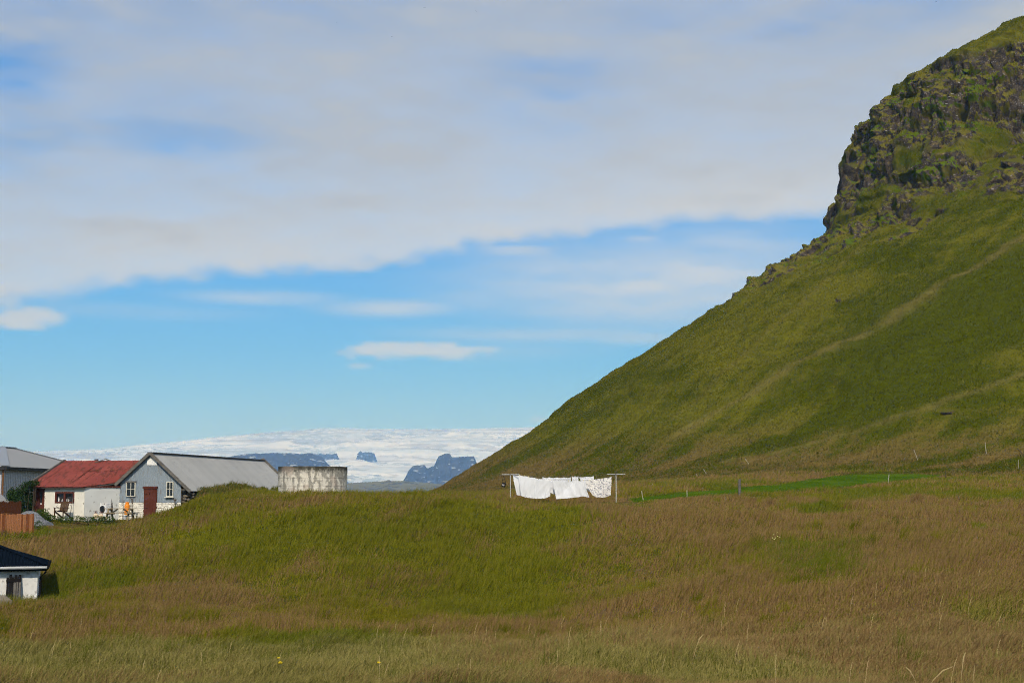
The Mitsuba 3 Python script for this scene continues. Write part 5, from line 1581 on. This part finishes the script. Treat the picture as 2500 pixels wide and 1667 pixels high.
def ice(p, n, uv):
    a, q, h = p.x / 1000.0, p.y / 1000.0, p.z
    w, w2 = fbm(a * 1.3, q * 0.8, 3.0, 4), fbm(a * 2.6 + 4, q * 1.7, 9.0, 4)
    band = fbm(a * 0.6 + 1.2 * w, h * .022 + 2.0 * w2, 1.0, 5)
    swirl = fbm(a * 2.4 + 3 * w2, h * .030 + 4 * w, 5.0, 5)
    crev = fbm(a * 34 + 6 * w, h * .16 + 9 * w2, 2.0, 4)
    thin = fbm(a * 1.4 + 2 * w, h * .13 + 5 * w2, 8.0, 4)
    c = mix((.60, .68, .79), (.76, .80, .86), smoothstep(.35, .65, swirl))
    c = mix(c, mi.Color3f(.40, .46, .57), smoothstep(.48, .70, band * .7 + swirl * .3) * .5)
    c = mix(c, mi.Color3f(.26, .30, .38), smoothstep(.55, .63, thin) * smoothstep(.42, .62, band) * .5)
    c = mix(c, mi.Color3f(.34, .44, .56), smoothstep(.50, .62, crev) * smoothstep(.45, .58, w2) * .85)
    return mix(c, mi.Color3f(.14, .15, .18), smoothstep(.62, .67, fbm(a * 2.2 + 7 + w, h * .022 + 2 * w2, 3.0, 4)) * .35)


scene['m_far_rock'] = diffuse(far_rock)
scene['m_far_grass'] = diffuse(far_grass)
scene['m_ice'] = diffuse(ice)
sky_pts = [(-300, 1112), (-60, 1106), (110, 1102), (245, 1097), (330, 1088), (425, 1079), (505, 1070), (585, 1062), (660, 1055), (745, 1049.5), (790, 1046), (850, 1046), (905, 1048), (980, 1048), (1063, 1047), (1130, 1046.5), (1200, 1045), (1310, 1043), (1500, 1042), (1900, 1060)]
aa, ea = skyline(sky_pts, 1.0)
ga = np.linspace(aa[0], aa[-1], 900)
gt_ = np.concatenate([np.linspace(0, 1.02, 330), np.linspace(1.06, 1.8, 14)])
GA, GT = np.meshgrid(ga, gt_)
R0, R1 = 7200.0, 14000.0
GR = R0 + GT * (R1 - R0)
el0 = 0.0028
esky = np.interp(GA, aa, ea)
shape = 1 - (1 - np.clip(GT, 0, 1)) ** 1.25
EL = el0 + (esky - el0) * shape
X, Y = GR * np.sin(GA), GR * np.cos(GA)
q = np.stack([X / 2600, Y / 1500, 0 * X], -1) + 40
u1 = meshkit.fbm(q, 4, 3) - .5
u2 = 1 - 2 * np.abs(meshkit.fbm(q * [3.4, 2.8, 1], 4, 5) - .5) - .75
u3 = meshkit.fbm(q * [22, 13, 1], 3, 8) - .5
u4 = meshkit.fbm(q * [60, 30, 1], 2, 9) - .5
icefall = sstep(.46, .60, meshkit.fbm(q * [2.2, 1.6, 1] + 7, 3, 12))
damp = np.clip((1.0 - GT) * 5, 0.10, 1) * np.clip(GT * 12 + .2, 0, 1)
ZG = E + EL * np.minimum(GR, R1) + damp * (130 * u1 + 95 * u2 + 26 * u3 * (.3 + icefall) + 30 * u4 * icefall)
obj('glacier', grid_mesh(np.stack([X, Y, ZG], -1)), 'm_ice', smooth=True, kind='structure')
ridge('mountain_ridge', [(470, 1172), (512, 1128), (540, 1116), (570, 1110), (600, 1107.5), (650, 1104), (700, 1102.5), (745, 1103), (762, 1105), (785, 1116), (800, 1132), (828, 1158), (852, 1184)], 7300, 900, 'm_far_rock', '', 75, 1)
ridge('mountain_ridge', [(690, 1122), (720, 1107), (760, 1106.5), (800, 1107), (822, 1106), (828, 1118), (832, 1130)], 9800, 200, 'm_far_rock', '', 30, 3, base=150, na=90, nr=30)
ridge('mountain_ridge', [(868, 1128), (873, 1107), (880, 1099), (885, 1104), (905, 1102), (914, 1106), (916, 1112), (921, 1126)], 10150, 130, 'm_far_rock', '', 30, 5, base=190, na=90, nr=40)
ridge('mountain_ridge', [(960, 1190), (985, 1172), (998, 1146), (1008, 1136), (1036, 1134), (1044, 1143), (1060, 1134), (1071, 1111), (1085, 1104.5), (1098, 1105), (1103, 1113), (1130, 1110), (1157, 1109.5), (1162, 1122), (1170, 1140), (1230, 1165), (1300, 1185)], 7300, 800, 'm_far_rock', '', 85, 7)
ridge('mountain_ridge', [(150, 1132), (165, 1123), (180, 1122), (195, 1128), (205, 1140)], 9400, 120, 'm_far_rock', '', 15, 11, base=150, na=50, nr=24)
ridge('foothill', [(-400, 1190), (-100, 1180), (200, 1176), (500, 1178), (700, 1180), (850, 1179), (880, 1176), (935, 1172.5), (944, 1170), (949, 1168.5), (955, 1172), (985, 1172), (1040, 1178), (1075, 1182), (1130, 1188), (1250, 1196)], 4200, 500, 'm_far_grass', '', 14, 13, base=-14, na=400)

# ------------------------------------------------------------------ grass: blades over the near land and the hill
SOLID += [(H, -.35, hx1 + .1, -.15, 9.8), (K, -.1, bl, -.25, 6), (W, -6.2, .15, -.2, 5.6), (Pt, -1.0, 1.0, -.6, .7)]
gr = np.random.default_rng(101)


def scatter(n, r0, r1, a0=-22.5, a1=22.5, power=0.0):
    a = np.radians(gr.uniform(a0, a1, n))
    t_ = gr.uniform(0, 1, n)
    r = np.exp(np.log(r0) + (np.log(r1) - np.log(r0)) * t_) if power == 0 else (r0 ** power + (r1 ** power - r0 ** power) * t_) ** (1 / power)
    x, y = r * np.sin(a), r * np.cos(a)
    keep = ~footprint(x, y)
    x, y = x[keep], y[keep]
    yd = np.hypot((x - YARD[0]) / 1.9, (y - YARD[1]) / 2.3)
    keep = gr.uniform(0, 1, len(x)) > np.clip((1.25 - yd) * 3, 0, .97)
    x, y = x[keep], y[keep]
    far = (x > 3) & (y > 95)
    dl = np.full(len(x), 9.0)
    dl[far] = LAWN_TREE.query(np.stack([x[far], y[far]], -1))[0]
    keep = dl > .42
    return x[keep], y[keep]


def tuft(x, y, s, seed):
    return meshkit.fbm(np.stack([x / s, y / s, 0 * x], -1) + 70, 3, seed)


def grow(x, y, h0, h1, w, bent, lean_x, sink=.03, key='grass', z=None):
    z = surf(x, y) if z is None else z
    n = len(x)
    t_ = tuft(x, y, .8, 31)
    h = gr.uniform(h0, h1, n) * (.35 + .75 * t_ + .75 * sstep(.40, .68, tuft(x, y, 2.6, 33)))
    fl = (x > 3) & (y > 95)
    dl = np.full(n, 9.0)
    dl[fl] = LAWN_TREE.query(np.stack([x[fl], y[fl]], -1))[0]
    h *= .35 + .65 * sstep(.6, 4.0, dl)
    h *= 1 - .6 * sstep(93, 97, y) * sstep(109, 106, y) * sstep(-3, -1, x) * sstep(10, 8, x)
    yard = sstep(91, 97, y) * sstep(105, 103.5, y) * sstep(-20.5, -23.5, x)
    h *= 1 - .78 * yard
    r = np.hypot(x, y)
    flow = tuft(x, y, 5.0, 35) - .5
    lean = np.stack([lean_x + .5 * flow + gr.normal(0, .22, n), gr.normal(0, .25, n) - .3 * flow], -1)
    yaw = gr.normal(0, .5, n) - np.arctan2(x, y)
    wid = w * r * gr.uniform(.6, 1.4, n)
    return blade_mesh(np.stack([x, y, z - sink], -1), h, wid, lean, yaw, gr.uniform(0, 1, n), bent)


def join(parts):
    o_, V, Fc, U_ = 0, [], [], []
    for v, f, uv in parts:
        V.append(v)
        Fc.append(f + o_)
        U_.append(uv)
        o_ += len(v)
    return trimesh.Trimesh(np.vstack(V), np.vstack(Fc), process=False), np.vstack(U_)


parts = []
parts.append(grow(*scatter(170000, 25, 48), .16, .40, 5.5e-4, True, .25))
parts.append(grow(*scatter(230000, 25, 62), .16, .40, 6.0e-4, False, .25))
parts.append(grow(*scatter(420000, 55, 112), .18, .44, 6.0e-4, False, .30))
parts.append(grow(*scatter(150000, 105, 190, -20, 21), .22, .50, 6.0e-4, False, .30))
parts.append(grow(*scatter(26000, 100, 135, -14.5, -9), .16, .34, 6.0e-4, False, .25))
cx_, cy_ = scatter(330, 26, 108)
keep_ = ~((cx_ > -24) & (cx_ < 10) & (cy_ > 58))
cx_, cy_ = cx_[keep_], cy_[keep_]
nb = 55
bx = np.repeat(cx_, nb) + gr.normal(0, .16, len(cx_) * nb)
by = np.repeat(cy_, nb) + gr.normal(0, .16, len(cx_) * nb)
tv, tf, tu = grow(bx, by, .32, .60, 6.0e-4, False, .25)
tu[:, 0] = np.repeat(np.repeat(gr.choice([.99662, .0003, .97], len(cx_), p=[.45, .15, .40]), nb), 3)
parts.append((tv, tf, tu))
k_ = gr.integers(0, ST.shape[0] * ST.shape[1], 60000)
lx, ly = ST.reshape(-1, 2)[k_].T
lx, ly = lx + gr.normal(0, .25, len(lx)), ly + gr.normal(0, .35, len(ly))
lawn_blades = grow(lx, ly, .12, .30, 6.0e-4, False, .2, z=surf(lx, ly) + .05)
gm_, gu = join(parts)
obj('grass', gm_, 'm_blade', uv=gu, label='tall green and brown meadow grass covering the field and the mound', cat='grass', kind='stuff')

obj('short_grass', trimesh.Trimesh(lawn_blades[0], lawn_blades[1], process=False), 'm_lawn', uv=lawn_blades[2], label='short bright green grass of the mown strip below the hill', cat='grass', kind='stuff')

# tall single stalks with drooping heads, nearest the camera
st, su = [], []
x, y = scatter(70, 25.5, 50)
for xi, yi, zi in zip(x, y, surf(x, y)):
    h = gr.uniform(.45, .8)
    l = gr.normal(.16, .10)
    c_ = np.array([(xi, yi, zi), (xi + l * h * .3, yi, zi + h * .55), (xi + l * h * .62, yi, zi + h * .82), (xi + l * h * .95, yi, zi + h)])
    st.append(tube(c_, np.array([.0025, .0025, .004, .002]) * (1 + yi / 80), 3))
obj('seed_stalk', st, 'm_straw', label='long pale seed stalks rising above the meadow grass', cat='grass stalks', kind='stuff')
for px, py, h, l, lab in ((2345, 1664, .72, .14, 'tall pale seed stalk, highest at the lower right of the field'), (2258, 1668, .50, .95, 'pale seed stalk bent over to the right near the lower right corner'), (2243, 1668, .48, -.45, 'pale seed stalk leaning left near the lower right corner'), (1690, 1640, .62, .35, 'pale arched grass stalk right of the middle of the foreground')):
    b = hit(px, py)
    b[2] = float(surf(b[0], b[1]))
    p4 = np.array([b, b + [l * h * .35, 0, h * .5], b + [l * h * .75, 0, h * .85], b + [l * h * 1.15, 0, h]])
    obj('grass_stalk', tube(p4, [.006, .006, .014, .006], 5), 'm_straw', label=lab, cat='grass stalk')


def flower(px, py, h, r, mat, label, group=None):
    b = hit(px, py)
    b[2] = float(surf(b[0], b[1]))
    k = thing('yellow_flower', label, 'flower', group)
    b = b + [0, -.05, .12]
    obj('stem', tube([b - [0, 0, .15], b + [0, 0, h]], .006, 4), 'm_stem', k)
    m_ = trimesh.creation.icosphere(1, r)
    m_.vertices *= [1, 1, .55]
    m_.apply_translation(b + [0, 0, h])
    obj('head', m_, mat, k)


flower(681, 1650, .22, .035, 'm_yellow', 'small yellow flower at the bottom edge, upper of two close together')
flower(684, 1664, .22, .045, 'm_yellow', 'small yellow flower at the bottom edge, lower of two close together')
flower(925, 1661, .22, .035, 'm_yellow', 'single small yellow flower at the bottom edge right of the pair')
weed = thing('flowering_weed', 'small cluster of pale yellow flowers in the brown field on the right', 'flowers')
for px, py in ((1886, 1322), (1890, 1318), (1893, 1322), (1891, 1326), (1897, 1315), (1899, 1319), (1904, 1322)):
    b = hit(px, py + 4)
    b[2] = float(surf(b[0], b[1])) + .10
    obj('stem', tube([b - [0, 0, .2], b + [0, 0, .28]], .006, 4), 'm_stem', weed)
    m_ = trimesh.creation.icosphere(1, .032)
    m_.vertices *= [1, 1, .6]
    m_.apply_translation(b + [0, 0, .28])
    obj('flower_head', m_, 'm_pale_yellow', weed)

# the hill's grass
fc, fn_, fa_ = hmesh.triangles_center, hmesh.face_normals, hmesh.area_faces
azf = np.degrees(np.arctan2(fc[:, 0], fc[:, 1]))
vis = (azf > -6) & (azf < 23) & (fc[:, 2] > ground_z(fc[:, 0], fc[:, 1]) - .2) & ((fn_ * (np.array([0, 0, E]) - fc)).sum(1) > -.25 * np.linalg.norm(fc, axis=1))
ok = vis & (np.abs(fn_[:, 2]) > .36)
wgt = fa_ * ok / np.linalg.norm(fc, axis=1) ** 1.2 * (1 - .25 * fr)
f_ = gr.choice(len(fc), 400000, p=wgt / wgt.sum())
uv_ = gr.uniform(0, 1, (len(f_), 2))
flip = uv_.sum(1) > 1
uv_[flip] = 1 - uv_[flip]
tri = hmesh.triangles[f_]
p = tri[:, 0] + uv_[:, :1] * (tri[:, 1] - tri[:, 0]) + uv_[:, 1:] * (tri[:, 2] - tri[:, 0])
n = len(p)
r = np.hypot(p[:, 0], p[:, 1])
h = gr.uniform(.14, .36, n) * (.4 + 1.2 * tuft(p[:, 0], p[:, 1], 1.6, 41))
lean = np.stack([.15 + gr.normal(0, .3, n), -.25 + gr.normal(0, .3, n)], -1)
v, f, uvb = blade_mesh(p - [0, 0, .05], h, 6.5e-4 * r * gr.uniform(.6, 1.5, n), lean, gr.normal(0, .6, n) - np.arctan2(p[:, 0], p[:, 1]), gr.uniform(0, 1, n), False)
obj('hill_grass', trimesh.Trimesh(v, f, process=False), 'm_hill_blade', uv=uvb, label='short tussock grass covering the steep slope of the hill', cat='grass', kind='stuff')

# ------------------------------------------------------------------ the air
SIG = 0.62e-4
scene['haze_air'] = {'type': 'homogeneous', 'albedo': {'type': 'rgb', 'value': [.62, .85, .99]}, 'sigma_t': {'type': 'rgb', 'value': [SIG * .62, SIG * 1.05, SIG * 1.95]}, 'phase': {'type': 'isotropic'}}
hz = dict(type='cube', to_world=T4().translate([0, 6000, 370]).scale([34000, 34000, 420]), bsdf={'type': 'null'}, interior={'type': 'ref', 'id': 'haze_air'})
scene['haze'] = hz
labels['haze'] = {'kind': 'stuff', 'label': 'thin bluish air in front of the distant ice cap', 'category': 'haze'}
